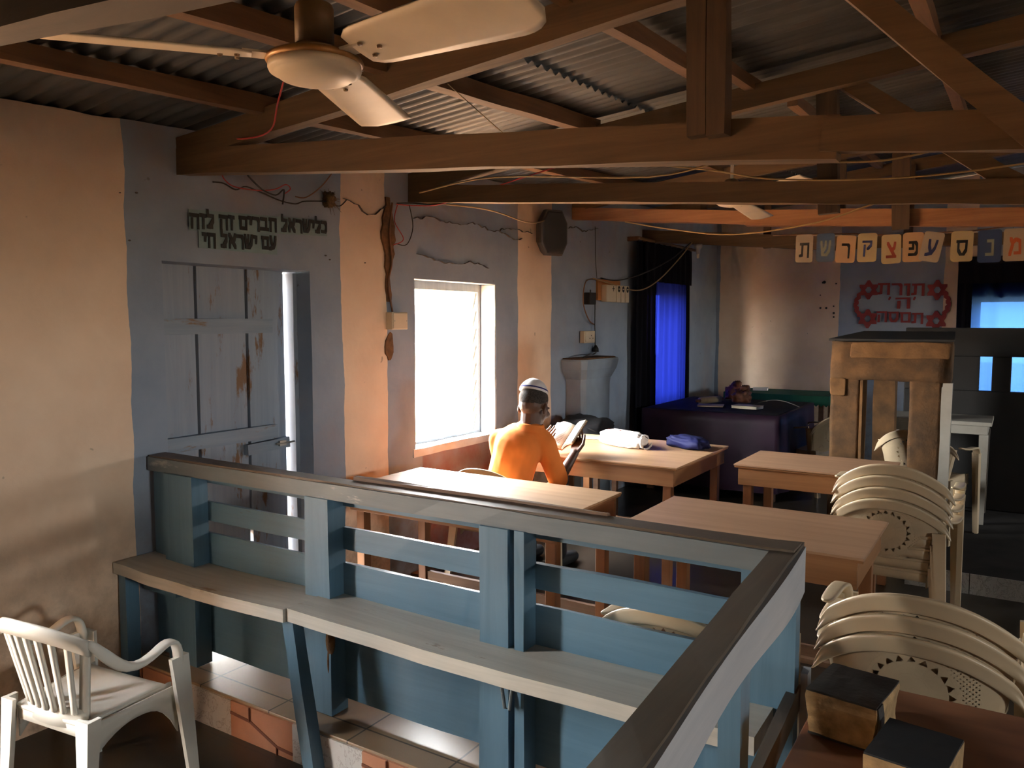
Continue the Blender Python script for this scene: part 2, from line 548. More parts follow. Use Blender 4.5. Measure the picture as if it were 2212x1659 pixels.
M['door_y'] = m_wood('blue door paint on battens', (0.19, 0.245, 0.32), (0.28, 0.34, 0.41), 'Y', 0.7, bmp=0.3, wear=((0.20, 0.13, 0.085), 0.60))
M['winframe'] = m_wood('grey blue window frame paint', (0.30, 0.36, 0.40), (0.42, 0.48, 0.52), 'Z', 0.6, bmp=0.2)
M['top_x'] = m_wood('plywood table top', (0.33, 0.185, 0.095), (0.50, 0.31, 0.175), 'X', 0.42, 0.6, bmp=0.08)
M['top_red'] = m_wood('darker plywood table top', (0.30, 0.165, 0.095), (0.45, 0.27, 0.165), 'X', 0.42, 0.6, bmp=0.08)
M['apron_x'] = m_wood('varnished table frame', (0.20, 0.082, 0.029), (0.33, 0.155, 0.062), 'X', 0.38, 0.8, bmp=0.08)
M['apron_y'] = m_wood('varnished table frame end', (0.22, 0.088, 0.03), (0.36, 0.17, 0.065), 'Y', 0.38, 0.8, bmp=0.08)
M['leg'] = m_wood('varnished table leg', (0.20, 0.074, 0.026), (0.33, 0.142, 0.056), 'Z', 0.4, 0.8, bmp=0.08)
M['dark_table'] = m_wood('dark red brown table top', (0.13, 0.052, 0.026), (0.23, 0.10, 0.05), 'X', 0.35, 0.7, bmp=0.08)
M['plank'] = m_wood('bare brown wood', (0.10, 0.048, 0.024), (0.2, 0.105, 0.055), 'X', 0.6)
CH = (0.52, 0.41, 0.27)
M['plastic'] = m_plain('cream moulded plastic', CH, 0.4, var=0.14, scale=3.0)
M['lace'] = m_lace('pierced cream plastic', CH)
M['plastic_white'] = m_plain('white moulded plastic', (0.62, 0.61, 0.55), 0.4, var=0.10, scale=3.0)
M['fan'] = m_plain('cream fan enamel gone rusty', (0.88, 0.77, 0.60), 0.40, var=0.10, scale=5.0)
M['fan_rust'] = m_plain('rusty gold rim', (0.36, 0.19, 0.06), 0.4, 0.3, 0.3, 20)
M['fan_motor'] = m_plain('brown fan canister', (0.17, 0.105, 0.05), 0.5, 0.2, 0.25, 14)
M['beam_dark'] = m_wood('dark timber of the nearest truss', (0.03, 0.022, 0.015), (0.07, 0.05, 0.034), 'X', 0.8)  # darker timber for the truss nearest the eye
M['black'] = m_plain('black paint', (0.004, 0.0036, 0.0034), 0.7, var=0.3)
M['black_cloth'] = m_cloth('black cloth', (0.012, 0.012, 0.014))
M['charcoal'] = m_cloth('charcoal grille cloth', (0.035, 0.033, 0.032))
M['speaker_edge'] = m_plain('dark brown speaker frame', (0.055, 0.042, 0.034), 0.6)
M['letter_black'] = m_plain('black wall paint', (0.012, 0.013, 0.012), 0.7)
M['letter_red'] = m_plain('dark red wall paint', (0.22, 0.028, 0.03), 0.75)
M['green_patch'] = m_plain('pale green painted patch', (0.20, 0.285, 0.30), 0.85)
M['crack'] = m_plain('crack in the mud', (0.08, 0.07, 0.065), 0.95)
M['gouge'] = m_plain('bare mud', (0.13, 0.065, 0.028), 0.95, var=0.4, scale=30, bmp=0.6)
M['mud'] = m_plain('ochre mud plaster', (0.072, 0.034, 0.010), 0.95, var=0.45, scale=9, bmp=1.0)
M['mud_face'] = m_plain('pale ochre clay daub', (0.12, 0.058, 0.018), 0.95, var=0.3, scale=12, bmp=0.8)
M['plaster_blue'] = m_plain('pale blue plaster', (0.25, 0.30, 0.355), 0.85, var=0.12, scale=5, bmp=0.2)
M['socket'] = m_plain('cream plastic box', (0.62, 0.52, 0.37), 0.45, var=0.05)
M['breaker'] = m_plain('ivory breaker plastic', (0.60, 0.52, 0.38), 0.4, var=0.04)
M['board'] = m_wood('orange backing board', (0.34, 0.13, 0.03), (0.45, 0.19, 0.055), 'Y', 0.6)
M['wire_black'] = m_plain('black cable', (0.015, 0.014, 0.013), 0.5)
M['wire_tan'] = m_plain('tan cable', (0.33, 0.21, 0.085), 0.5)
M['wire_red'] = m_plain('red wire', (0.42, 0.035, 0.03), 0.5)
M['wire_brown'] = m_plain('brown wire', (0.16, 0.07, 0.03), 0.5)
M['orange_shirt'] = m_cloth('orange cotton', (0.90, 0.26, 0.055), 0.85, var=0.10)
M['trousers'] = m_cloth('black trousers', (0.018, 0.017, 0.018))
M['skin'] = m_plain('dark brown skin', (0.085, 0.042, 0.028), 0.48, var=0.15, scale=12)
M['hair'] = m_plain('short greying black hair', (0.035, 0.030, 0.028), 0.95, var=0.7, scale=120, bmp=0.8)
M['cap'] = m_cloth('white knitted cap', (0.72, 0.70, 0.72))
M['cap_band'] = m_cloth('navy cap stripe', (0.03, 0.03, 0.16))
M['paper'] = m_plain('yellowed paper', (0.80, 0.74, 0.62), 0.8, var=0.06)
M['page_edge'] = m_plain('worn page edges', (0.30, 0.19, 0.085), 0.85, var=0.4, scale=25, bmp=0.5)
M['ink'] = m_plain('printed grey lines', (0.42, 0.39, 0.36), 0.8)
M['leather'] = m_plain('worn black leather', (0.020, 0.019, 0.018), 0.5, var=0.5, scale=14, bmp=0.3)
M['leather_blue'] = m_plain('black book cloth', (0.009, 0.010, 0.013), 0.75, var=0.3)
M['brown_cover'] = m_plain('tan book cover', (0.38, 0.19, 0.06), 0.6)
M['bag_white'] = m_plain('crumpled white plastic bag', (0.74, 0.70, 0.68), 0.35, var=0.12, scale=9)
M['bag_print'] = m_plain('faded red print', (0.55, 0.16, 0.16), 0.5)
M['bag_navy'] = m_cloth('navy velvet', (0.004, 0.006, 0.05), 0.7, var=0.5)
M['gold'] = m_plain('gold embroidery', (0.36, 0.27, 0.08), 0.4, 0.4)
M['purple'] = m_cloth('dark purple satin', (0.022, 0.008, 0.022), 0.55, var=0.3)
M['purple_top'] = m_cloth('black table runner', (0.005, 0.0045, 0.005), 0.9)
M['green'] = m_cloth('dark green cloth', (0.012, 0.085, 0.05), 0.8)
M['voile'] = m_voile('royal blue voile', (0.0010, 0.0020, 0.025), 0.80)
M['voile_pale'] = m_voile('pale blue voile', (0.005, 0.017, 0.056), 0.80)
M['voile_dark'] = m_voile('black lining', (0.002, 0.0015, 0.01), 0.05, (0.006, 0.006, 0.010))
M['glass'] = m_glass('thin window glass')
M['steel'] = m_plain('dull metal', (0.35, 0.33, 0.30), 0.4, 0.7)
M['carpet'] = m_cloth('dark patterned carpet', (0.012, 0.010, 0.009), 0.95, var=0.6)
M['scroll'] = m_plain('rolled parchment', (0.50, 0.40, 0.26), 0.8)
M['brown_figure'] = m_plain('carved brown wood', (0.16, 0.06, 0.028), 0.6, var=0.5, scale=20)
M['table_white'] = m_plain('grey white plastic table', (0.26, 0.245, 0.215), 0.5)
M['nest'] = m_plain('dried grass and mud', (0.11, 0.07, 0.03), 0.95, var=0.6, scale=60, bmp=0.8)
M['card_cream'] = m_plain('cream card', (0.66, 0.52, 0.28), 0.6, var=0.05)
M['card_peach'] = m_plain('peach card', (0.68, 0.42, 0.22), 0.6, var=0.05)
M['card_white'] = m_plain('off white card', (0.55, 0.45, 0.32), 0.6, var=0.05)
M['card_blue'] = m_plain('slate blue card', (0.045, 0.085, 0.17), 0.6, var=0.05)
M['card_navy'] = m_plain('navy card', (0.02, 0.045, 0.13), 0.6, var=0.05)
M['ink_black'] = m_plain('black marker', (0.012, 0.012, 0.014), 0.6)
M['ink_navy'] = m_plain('navy marker', (0.014, 0.025, 0.12), 0.6)
M['ink_red'] = m_plain('brick red marker', (0.30, 0.045, 0.018), 0.6)
M['ink_orange'] = m_plain('orange red marker', (0.55, 0.12, 0.03), 0.6)
M['ink_pale'] = m_plain('pale green marker', (0.36, 0.38, 0.28), 0.6)
M['earth'] = m_plain('red earth yard', (0.45, 0.24, 0.11), 0.95)

# ------------------------------------------------------------------ shell
WX, BY, RX, FY = -3.215, 9.85, 4.4, -2.2

def wall(name, label, m, P, u0, u1, zt, holes, thick, out_dir, du=0.07, wob=0.010, seed=0):
    """P(u,z)->point on the inner face; holes: (ua,ub,za,zb); out_dir: vector to the outer face"""
    us = [u0 + (u1 - u0) * k / int((u1 - u0) / du) for k in range(int((u1 - u0) / du) + 1)]
    top = 3.45
    zs = [0.0 + k * 0.07 for k in range(int(top / 0.07) + 1)]
    def snap(a, x):
        k = min(range(len(a)), key=lambda i: abs(a[i] - x))
        a[k] = x
    for ua, ub, za, zb in holes:
        for x in (ua, ub): snap(us, x)
        for x in (za, zb):
            if x > 0.01: snap(zs, x)
    nu, nz = len(us) - 1, len(zs) - 1
    def solid(i, j):
        if not (0 <= i < nu and 0 <= j < nz): return False
        uc, zc = (us[i] + us[i + 1]) / 2, (zs[j] + zs[j + 1]) / 2
        if zs[j] > zt(uc) + 0.02: return False
        return not any(a < uc < b and c < zc < d for a, b, c, d in holes)
    mb = MB()
    F, B = {}, {}
    od = Vector(out_dir)
    def fv(i, j):
        if (i, j) not in F:
            z = zs[j]
            zz = min(z, zt(us[i]) + 0.012 * noise.noise(Vector((us[i] * 5, seed, 0))))
            p = Vector(P(us[i], zz))
            w = noise.noise(Vector((us[i] * 1.7, z * 1.7, seed))) * wob + noise.noise(Vector((us[i] * 6, z * 6, seed + 5))) * wob * 0.35
            F[(i, j)] = mb.bm.verts.new(p + od.normalized() * w)
        return F[(i, j)]
    def bv(i, j):
        if (i, j) not in B:
            zz = min(zs[j], zt(us[i]))
            B[(i, j)] = mb.bm.verts.new(Vector(P(us[i], zz)) + od)
        return B[(i, j)]
    fc = mb.bm.faces.new
    for i in range(nu):
        for j in range(nz):
            if not solid(i, j): continue
            fc((fv(i, j), fv(i + 1, j), fv(i + 1, j + 1), fv(i, j + 1)))
            fc((bv(i, j), bv(i, j + 1), bv(i + 1, j + 1), bv(i + 1, j)))
            for (di, dj, a, b) in ((-1, 0, (i, j), (i, j + 1)), (1, 0, (i + 1, j + 1), (i + 1, j)), (0, -1, (i + 1, j), (i, j)), (0, 1, (i, j + 1), (i + 1, j + 1))):
                if not solid(i + di, j + dj):
                    try: fc((fv(*a), fv(*b), bv(*b), bv(*a)))
                    except ValueError: pass
    return structure(mb.build(name, m), label, 'wall')

wall_left = wall('wall_left', 'long mud wall with pale blue and cream painted bands and the reading window', M['wall_left'], lambda u, z: (WX, u, z), FY, BY + 0.3,
     lambda u: ceil_z(WX, u) - 0.012, [(0.43, 0.78, 0.0, 1.9), (2.175, 3.05, 0.0, 1.885), (3.925, 4.85, 0.775, 1.89), (7.66, 8.52, 0.82, 1.97)], 0.20, (-0.20, 0, 0), seed=1)  # first hole is the unseen doorway added for its light
wall_back = wall('wall_back', 'end wall with cream panel and blue panel behind the purple table', M['wall_back'], lambda u, z: (u, BY, z), WX - 0.3, RX + 0.3,
     lambda u: ceil_z(u, BY) - 0.008, [(-0.40, 0.72, 0.80, 1.88)], 0.30, (0, 0.30, 0), seed=2)
wall_right = wall('wall_right', 'limewashed wall of the hall on the street side', M['wall_other'], lambda u, z: (RX, u, z), FY, BY + 0.3,
     lambda u: ceil_z(RX, u) - 0.008, [(0.25, 0.85, 1.2, 1.8), (6.75, 7.35, 1.2, 1.8)], 0.30, (0.30, 0, 0), du=0.14, seed=3)  # unseen windows resized for fill; second added to light the end wall
wall_front = wall('wall_front', 'limewashed rear wall of the hall', M['wall_other'], lambda u, z: (u, FY, z), WX - 0.3, RX + 0.3,
     lambda u: ceil_z(u, FY) - 0.008, [], 0.30, (0, -0.30, 0), du=0.14, seed=4)

mb = MB()
mb.box((WX - 0.3, FY - 0.3, -0.12), (RX + 0.3, BY + 0.3, 0.0))
structure(mb.build('floor', M['floor']), 'brown tiled floor of the hall', 'floor')
mb = MB()
mb.box((-40, -40, -0.30), (40, 40, -0.13))
structure(mb.build('ground', M['earth']), 'red earth yard outside the building', 'ground')

# tiled kerb that carries the blue rail
mb = MB()
mb.box((WX - 0.01, 1.962, 0.0), (-0.42, 2.40, 0.152), 0.004)
kerb = structure(mb.build('floor_kerb', M['step_top']), 'tiled step under the blue rail with patterned riser tiles', 'step')
x = -3.236
k = 0
while x < -0.5:
    x1 = min(x + 0.346, -0.42)
    mb = MB()
    mb.box((x, 1.953, 0.0), (x1, 1.9625, 0.142))
    t_ = mb.build('riser_tile', M['marble'] if k % 2 else M['orange_tile'], kerb)
    if k % 2 == 0:
        mb = MB()
        c = (x + x1) / 2
        y = 1.952
        for a, b in (((x, 0.095), (c - 0.06, 0.088)), ((c - 0.06, 0.088), (c - 0.06, 0.142)), ((c - 0.06, 0.088), (c + 0.09, 0.03)), ((c + 0.09, 0.03), (x1, 0.026)), ((c + 0.09, 0.03), (c + 0.09, 0.0))):
            mb.timber((a[0], y, a[1]), (b[0], y, b[1]), 0.004, 0.011, 0, 0.5)
        mb.build('tile_pattern', M['tile_line'], t_)
    x = x1
    k += 1

# dais at the far end
mb = MB()
mb.box((-0.53, 5.39, 0.0), (RX - 0.02, BY - 0.02, 0.122))
dais = structure(mb.build('floor_dais', M['carpet']), 'low carpeted dais with marbled tile edge', 'dais')
x = -0.53
while x < 2.0:
    mb = MB()
    mb.box((x, 5.378, 0.0), (x + 0.345, 5.3895, 0.122))
    mb.build('edge_tile', M['marble_grey'], dais)
    x += 0.35

# corrugated roof in two courses per slope
mb = MB()
def course(xa, xb, dz, ya, yb, ph=0.0):
    pitch = 0.076
    n = int((yb - ya) / pitch * 6)
    ns = max(2, int((xb - xa) / 0.6))
    rows = []
    for sgn in (0, 0.003):
        for j in range(ns + 1):
            X = xa + (xb - xa) * j / ns
            rows.append([mb.bm.verts.new((X, ya + (yb - ya) * i / n, ceil_z(X, ya + (yb - ya) * i / n) + dz + sgn + 0.010 * math.sin(2 * math.pi * (yb - ya) * i / n / pitch + ph))) for i in range(n + 1)])
    h = ns + 1
    for s_ in (0, h):
        for j in range(ns):
            for i in range(n):
                mb.bm.faces.new((rows[s_ + j][i], rows[s_ + j][i + 1], rows[s_ + j + 1][i + 1], rows[s_ + j + 1][i]))
course(WX - 0.6, -1.72, 0.0, FY - 0.5, BY + 0.5)
course(-1.86, 0.6, 0.022, FY - 0.5, BY + 0.5, 0.4)
course(0.6, 2.6, 0.022, FY - 0.5, BY + 0.5, 0.4)
course(2.45, RX + 0.6, 0.0, FY - 0.5, BY + 0.5)
structure(mb.build('ceiling', M['roof'], smooth=True), 'dark corrugated iron roof sheets on timber', 'ceiling')

# door in the long wall: three planks, battens, frame, bolt
XD = WX - 0.165
door = structure(thing('door_1', 'flaking blue plank door left slightly ajar', 'door', (0, 0, 0)), 'flaking blue plank door left slightly ajar', 'door')
for a, b, zb in ((2.13, 2.452, 0.25), (2.468, 2.752, 0.26), (2.770, 3.008, 0.03)):
    mb = MB()
    mb.box((XD - 0.03, a, zb), (XD, b, 1.90), 0.003)
    mb.build('plank', M['door'], door)
for yy, za in ((2.459, 0.47), (2.760, 0.50)):
    mb = MB()
    mb.box((XD - 0.045, yy - 0.03, za), (XD - 0.0305, yy + 0.03, 1.895))
    mb.build('gap_blocker', M['plank'], door)  # added behind the plank gaps to keep the daylight out
for (za, zb_, ya, yb) in ((1.56, 1.635, 2.13, 2.90), (1.00, 1.07, 2.13, 2.92), (0.27, 0.34, 2.13, 2.98)):
    mb = MB()
    mb.timber((XD + 0.019, ya, (za + zb_) / 2), (XD + 0.019, yb, (za + zb_) / 2), 0.036, zb_ - za, 0.003)
    mb.build('batten', M['door_y'], door)
mb = MB()
mb.timber((XD + 0.02, 2.72, 0.955), (XD + 0.02, 3.00, 0.965), 0.035, 0.055, 0.003)
lt = mb.build('latch_board', M['door_y'], door)
mb = MB()
mb.tube([(XD + 0.045, 2.9, 0.965), (XD + 0.045, 3.06, 0.967)], 0.006, 8)
mb.box((XD + 0.035, 2.92, 0.952), (XD + 0.05, 2.965, 0.98))
mb.build('bolt', M['steel'], lt)
mb = MB()
mb.timber((WX - 0.18, 3.038, 0.0), (WX - 0.18, 3.038, 1.88), 0.030, 0.15, 0.003, side=(0, 1, 0))
mb.timber((WX - 0.20, 2.10, 1.915), (WX - 0.20, 3.10, 1.915), 0.10, 0.05, 0.003)
mb.build('frame', M['door'], door)

# reading window: frame, louvre clips and glass blades
def window(n, label, y0, y1, z0, z1, xf):
    w = structure(thing('window_%d' % n, label, 'window'), label, 'window')
    mb = MB()
    t_ = 0.045
    mb.box((xf - 0.07, y0, z0), (xf, y0 + t_, z1), 0.003)
    mb.box((xf - 0.07, y1 - t_, z0), (xf, y1, z1), 0.003)
    mb.box((xf - 0.07, y0 + t_, z1 - 0.055), (xf, y1 - t_, z1), 0.003)
    mb.box((xf - 0.07, y0 + t_, z0), (xf, y1 - t_, z0 + 0.05), 0.003)
    mb.build('frame', M['winframe'], w)
    nb = 8
    hz = (z1 - z0 - 0.105) / nb
    for s_ in (y0 + t_ + 0.004, y1 - t_ - 0.014):
        mb = MB()
        for k in range(nb):
            z = z0 + 0.05 + hz * k
            mb.timber((xf - 0.05, s_ + 0.005, z + 0.004), (xf - 0.020, s_ + 0.005, z + hz * 0.96), 0.010, 0.022, 0.0, 1, side=(0, 1, 0))
        mb.build('louvre_clip', M['socket'], w)
    for k in range(nb):
        z = z0 + 0.05 + hz * k
        mb = MB()
        mb.grid(lambda u, v: (xf - 0.062 + 0.045 * v, y0 + t_ + 0.016 + (y1 - y0 - 2 * t_ - 0.032) * u, z + 0.01 + hz * 0.95 * v), 1, 1)
        mb.build('glass_blade', M['glass'], w)
    return w
window(1, 'bright louvred window beside the reading man', 3.925, 4.85, 0.775, 1.89, WX - 0.13)
window(2, 'louvred window behind the blue curtain on the long wall', 7.66, 8.52, 0.82, 1.97, WX - 0.13)
w3 = structure(thing('window_3', 'window in the end wall behind the blue and black curtain', 'window'), 'window in the end wall behind the blue and black curtain', 'window')
mb = MB()
for a, b in (((-0.40, 0.80), (-0.35, 1.88)), ((0.67, 0.80), (0.72, 1.88)), ((-0.35, 0.80), (0.67, 0.85)), ((-0.35, 1.83), (0.67, 1.88))):
    mb.box((a[0], BY + 0.11, a[1]), (b[0], BY + 0.18, b[1]), 0.003)
mb.build('frame', M['winframe'], w3)
for k in range(8):
    mb = MB()
    z = 0.86 + 0.121 * k
    mb.grid(lambda u, v: (-0.345 + 1.01 * u, BY + 0.13 + 0.09 * v, z + 0.115 * (1 - v)), 1, 1)
    mb.build('glass_blade', M['glass'], w3)
# rounded white sill of the reading window
mb = MB()
mb.timber((WX - 0.06, 3.90, 0.782), (WX - 0.06, 4.87, 0.782), 0.13, 0.05, 0.006, 0.08)
s_ = mb.build('trim_1', m_plain('white of the sill and reveal glare', (0.62, 0.64, 0.66), 0.8, bmp=0.2))
structure(s_, 'white plastered sill of the reading window', 'window sill')
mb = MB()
mb.timber((WX - 0.062, 4.846, 0.81), (WX - 0.062, 4.850, 1.885), 0.12, 0.02, 0.004, 0.08, 3, side=(1, 0, 0))  # pale lining: window glare on the light blue reveal put into its colour
structure(mb.build('trim_2', s_.data.materials[0]), 'reveal of the reading window with its glare put in as white', 'window reveal')
# ------------------------------------------------------------------ roof timbers
def truss(name, label, y, zl, sl, zr, sr, parts, red=False, dark=False):
    """zl: chord height (middle) at the long wall, sl its fall per metre; zr rafter height there, sr its rise"""
    r = thing(name, label, 'roof truss', (WX, y, zl), 0, 'roof trusses')
    o = Vector((WX, y, zl))
    def P(x, z, dy=0.0): return Vector((x, y + dy, z)) - o
    for k, p in enumerate(parts):
        kind, p0, p1, w, h, dy = p
        mb = MB()
        mb.timber(P(*p0, dy), P(*p1, dy), w, h, 0.007, 0.14, seed=y + k * 1.7, side=(0, 1, 0))
        m = M['beam_dark'] if dark else M['beam_warm_lit'] if red and kind == 'bottom_chord' else M['beam_z'] if kind == 'post' else M['beam_x']
        mb.build(kind, m, r)
    return r
def ch(x, z0, s): return (x, z0 - s * (x - WX))
t0 = 2.30
truss('roof_truss', 'roof truss nearest the eye, its dark beam cutting the top corner over the fan blade', 0.70, 2.28, 0.075, 2.33, 0.09, [
    ('bottom_chord', ch(-3.4, 2.285, 0.078), ch(0.5, 2.285, 0.078), 0.06, 0.11, 0), ('bottom_chord', ch(0.5, 2.285, 0.078), (4.5, 1.995), 0.06, 0.11, 0),
    ('rafter', (-3.6, 2.31), (0.6, 2.65), 0.06, 0.10, 0), ('rafter', (0.6, 2.65), (4.6, 2.30), 0.06, 0.10, 0)], dark=True)
truss('roof_truss', 'roof truss whose long pale brown beam ends on the wall above the painted inscription', 2.295, 2.335, 0.083, 2.39, 0.09, [
    ('bottom_chord', (-3.40, 2.350), (-0.42, 2.106), 0.065, 0.112, 0), ('bottom_chord', (-0.46, 2.116), (0.5, 2.02), 0.062, 0.088, -0.012), ('bottom_chord', (0.5, 2.02), (4.5, 2.02), 0.062, 0.1, -0.01),
    ('rafter', (-3.42, 2.365), (0.6, 2.745), 0.062, 0.112, 0), ('rafter', (0.6, 2.745), (4.6, 2.39), 0.062, 0.112, 0),
    ('post', (-0.791, 2.145), (-0.80, 2.63), 0.045, 0.056, -0.055), ('post', (-0.736, 2.14), (-0.742, 2.63), 0.05, 0.056, -0.055),
    ('strut', (-0.56, 2.64), (0.02, 2.045), 0.045, 0.062, -0.055)])
truss('roof_truss', 'second roof truss beyond the fan, with a slanting strut over its dark beam', 3.907, 2.41, 0.08, 2.48, 0.1, [
    ('bottom_chord', (-3.40, 2.425), (0.5, 2.107), 0.062, 0.10, 0), ('bottom_chord', (0.5, 2.107), (4.5, 2.107), 0.062, 0.10, 0),
    ('rafter', (-3.42, 2.457), (0.6, 2.86), 0.062, 0.105, 0), ('rafter', (0.6, 2.86), (4.6, 2.48), 0.062, 0.105, 0),
    ('post', (-0.765, 2.12), (-0.79, 2.75), 0.05, 0.088, 0.045),
    ('strut', (-0.72, 2.72), (0.04, 2.13), 0.045, 0.08, 0.045)])
truss('roof_truss', 'third roof truss with an orange lit beam above the speaker', 6.05, 2.52, 0.08, 2.58, 0.1, [
    ('bottom_chord', (-3.40, 2.545), (-1.62, 2.385), 0.06, 0.10, 0), ('bottom_chord', (-1.75, 2.395), (0.5, 2.245), 0.07, 0.118, 0.0), ('bottom_chord', (0.5, 2.245), (4.5, 2.245), 0.07, 0.118, 0.0),
    ('rafter', (-3.42, 2.578), (0.6, 2.975), 0.06, 0.10, 0), ('rafter', (0.6, 2.975), (4.6, 2.6), 0.06, 0.10, 0),
    ('post', (-0.70, 2.24), (-0.71, 2.87), 0.045, 0.105, -0.05), ('post', (-1.12, 2.36), (-1.12, 2.83), 0.04, 0.10, 0.05), ('post', (-2.10, 2.42), (-2.10, 2.72), 0.04, 0.05, 0.05), ('strut', (-0.55, 2.86), (0.35, 2.27), 0.04, 0.07, 0.05)], red=True)
truss('roof_truss', 'last roof truss, close to the end wall behind the letter cards', 7.53, 2.47, 0.09, 2.66, 0.1, [
    ('bottom_chord', (-3.40, 2.495), (-1.38, 2.305), 0.07, 0.12, 0), ('bottom_chord', (-1.42, 2.31), (4.5, 2.20), 0.06, 0.10, 0.02),
    ('rafter', (-3.42, 2.66), (0.6, 3.06), 0.06, 0.10, 0), ('rafter', (0.6, 3.06), (4.6, 2.7), 0.06, 0.10, 0),
    ('post', (-0.81, 2.22), (-0.81, 2.92), 0.045, 0.07, -0.05), ('post', (-2.0, 2.30), (-2.0, 2.80), 0.04, 0.06, 0.05)])

def purlin(label, x, ya, yb, w=0.05, h=0.066, dx=0.0, dz=0.0):
    za, zb = ceil_z(x, ya) - h / 2 - 0.012 + dz, ceil_z(x + dx, yb) - h / 2 - 0.012 + dz
    o = Vector((x, ya, za))
    mb = MB()
    mb.timber((0, 0, 0), Vector((x + dx, yb, zb)) - o, w, h, 0.007, 0.15, seed=x * 3 + ya)
    ob = mb.build('purlin', M['beam_y'], loc=o)
    return tag(ob, label, 'roof beam', 'purlins under the iron roof')
purlin('lowest purlin, running above the wall head from the cut corner', -2.66, -2.4, 9.9, 0.055, 0.07)
purlin('orange purlin passing behind the fan and ending on the second rafter', -2.06, 0.2, 3.93, 0.06, 0.075, 0.10)
purlin('short bright orange purlin peeping above the widest fan blade', -1.60, 0.2, 2.36, 0.06, 0.07, -0.08, 0.0)
purlin('upper purlin with its sawn end beside the double post', -1.25, -2.4, 3.62, 0.05, 0.065, 0.02)
purlin('purlin offcut continuing past the double post to the second rafter', -1.12, 3.30, 4.05, 0.045, 0.06, 0.0)
purlin('purlin carrying the sheets between the second and third truss', -1.95, 4.3, 9.9, 0.05, 0.065)
purlin('purlin near the ridge over the dais', -0.35, 0.5, 9.9, 0.05, 0.065)
purlin('thin purlin behind the third truss post', -1.05, 4.4, 9.9, 0.05, 0.06)

# ------------------------------------------------------------------ ceiling fans
def fan(name, label, loc, ang, top, R_=0.55, tilt=(0, 0)):
    f = thing(name, label, 'ceiling fan', loc, 0, 'ceiling fans')
    mb = MB()
    mb.lathe([(0.001, -0.034), (0.045, -0.032), (0.078, -0.024), (0.089, -0.016), (0.092, -0.013), (0.100, -0.011), (0.103, -0.004), (0.102, 0.006), (0.001, 0.006)], n=40)
    mb.build('hub_cover', M['fan'], f, True)
    mb = MB()
    mb.lathe([(0.001, 0.0062), (0.104, 0.0062), (0.108, 0.012), (0.104, 0.020), (0.001, 0.022)], n=40)
    mb.build('hub_rim', M['fan_rust'], f, True)
    mb = MB()
    mb.lathe([(0.001, 0.0222), (0.075, 0.0222), (0.082, 0.03), (0.05, 0.042), (0.044, 0.048), (0.001, 0.048)], n=32)
    mb.build('flywheel', M['fan_motor'], f, True)
    mb = MB()
    mb.lathe([(0.001, 0.0482), (0.043, 0.0482), (0.043, 0.128), (0.040, 0.136), (0.036, 0.138), (0.001, 0.138)], n=28)
    mb.build('canopy', M['fan_motor'], f, True)
    mb = MB()
    mb.tube([(0, 0, 0.13), (0, 0, top - loc[2])], 0.0105, 12)
    mb.build('down_rod', M['fan'], f, True)
    mb = MB()
    mb.lathe([(0.001, top - loc[2] - 0.09), (0.04, top - loc[2] - 0.085), (0.05, top - loc[2] - 0.01), (0.001, top - loc[2] - 0.005)], n=24)
    mb.build('ceiling_cup', M['fan_motor'], f, True)
    for a, w0, w1, pitch in ang:
        R2 = R_ * (1.09 if a == -3.0 else 1.0)
        Mx = Matrix.Rotation(R(a), 4, 'Z')
        mb = MB()
        def bf(u, v):
            r = 0.135 + (R2 - 0.135) * u
            w = w0 + (w1 - w0) * (u ** 0.8)
            if u < 0.06: w *= 0.75 + 0.25 * u / 0.06
            u_r = 0.80 if a == -3.0 else 0.94
            lead = 1.0 if u < u_r else math.sqrt(max(0.02, 1 - ((u - u_r) / (1.005 - u_r)) ** 2))
            s_ = (v - 0.5) * w
            if v > 0.5: s_ = (v - 0.5) * w * lead
            z = 0.012 - s_ * math.tan(R(pitch)) - 0.004 * u + 0.12 * s_ * s_ / max(w, 0.01)
            return Mx @ Vector((r, s_, z))
        mb.grid(bf, 22, 8, thick=(0, 0, 0.0035))
        b = mb.build('blade', M['fan'], f, True)
        mb = MB()
        mb.timber(Mx @ Vector((0.072, 0, 0.018)), Mx @ Vector((0.155, 0, 0.019)), 0.045, 0.005, 0, 1)
        mb.build('blade_bracket', M['fan'], b)
        for rx, ry in ((0.165, 0.022), (0.165, -0.022), (0.20, 0.0)):
            mb = MB()
            mb.lathe([(0.0005, -0.004), (0.005, -0.003), (0.006, 0.002), (0.0005, 0.002)], Mx @ Vector((rx, ry, 0.009 - ry * math.tan(R(pitch)))), 10)
            mb.build('screw', M['fan_motor'], b)
    return f
fan('ceiling_fan', 'large cream three-blade fan with rusty rim hanging overhead close to the eye', (-1.352, 1.31, 2.185), ((-129.0, 0.12, 0.135, 11), (-3.0, 0.125, 0.175, 15), (114.5, 0.12, 0.145, 9)), 2.62)
fan('ceiling_fan', 'far cream fan half hidden between the second and third beams', (-1.60, 5.16, 2.395), ((88.0, 0.11, 0.15, 8), (-34.0, 0.11, 0.14, 6), (208.0, 0.11, 0.14, 8)), 2.80, 0.68).rotation_euler = (R(-4), 0, 0)

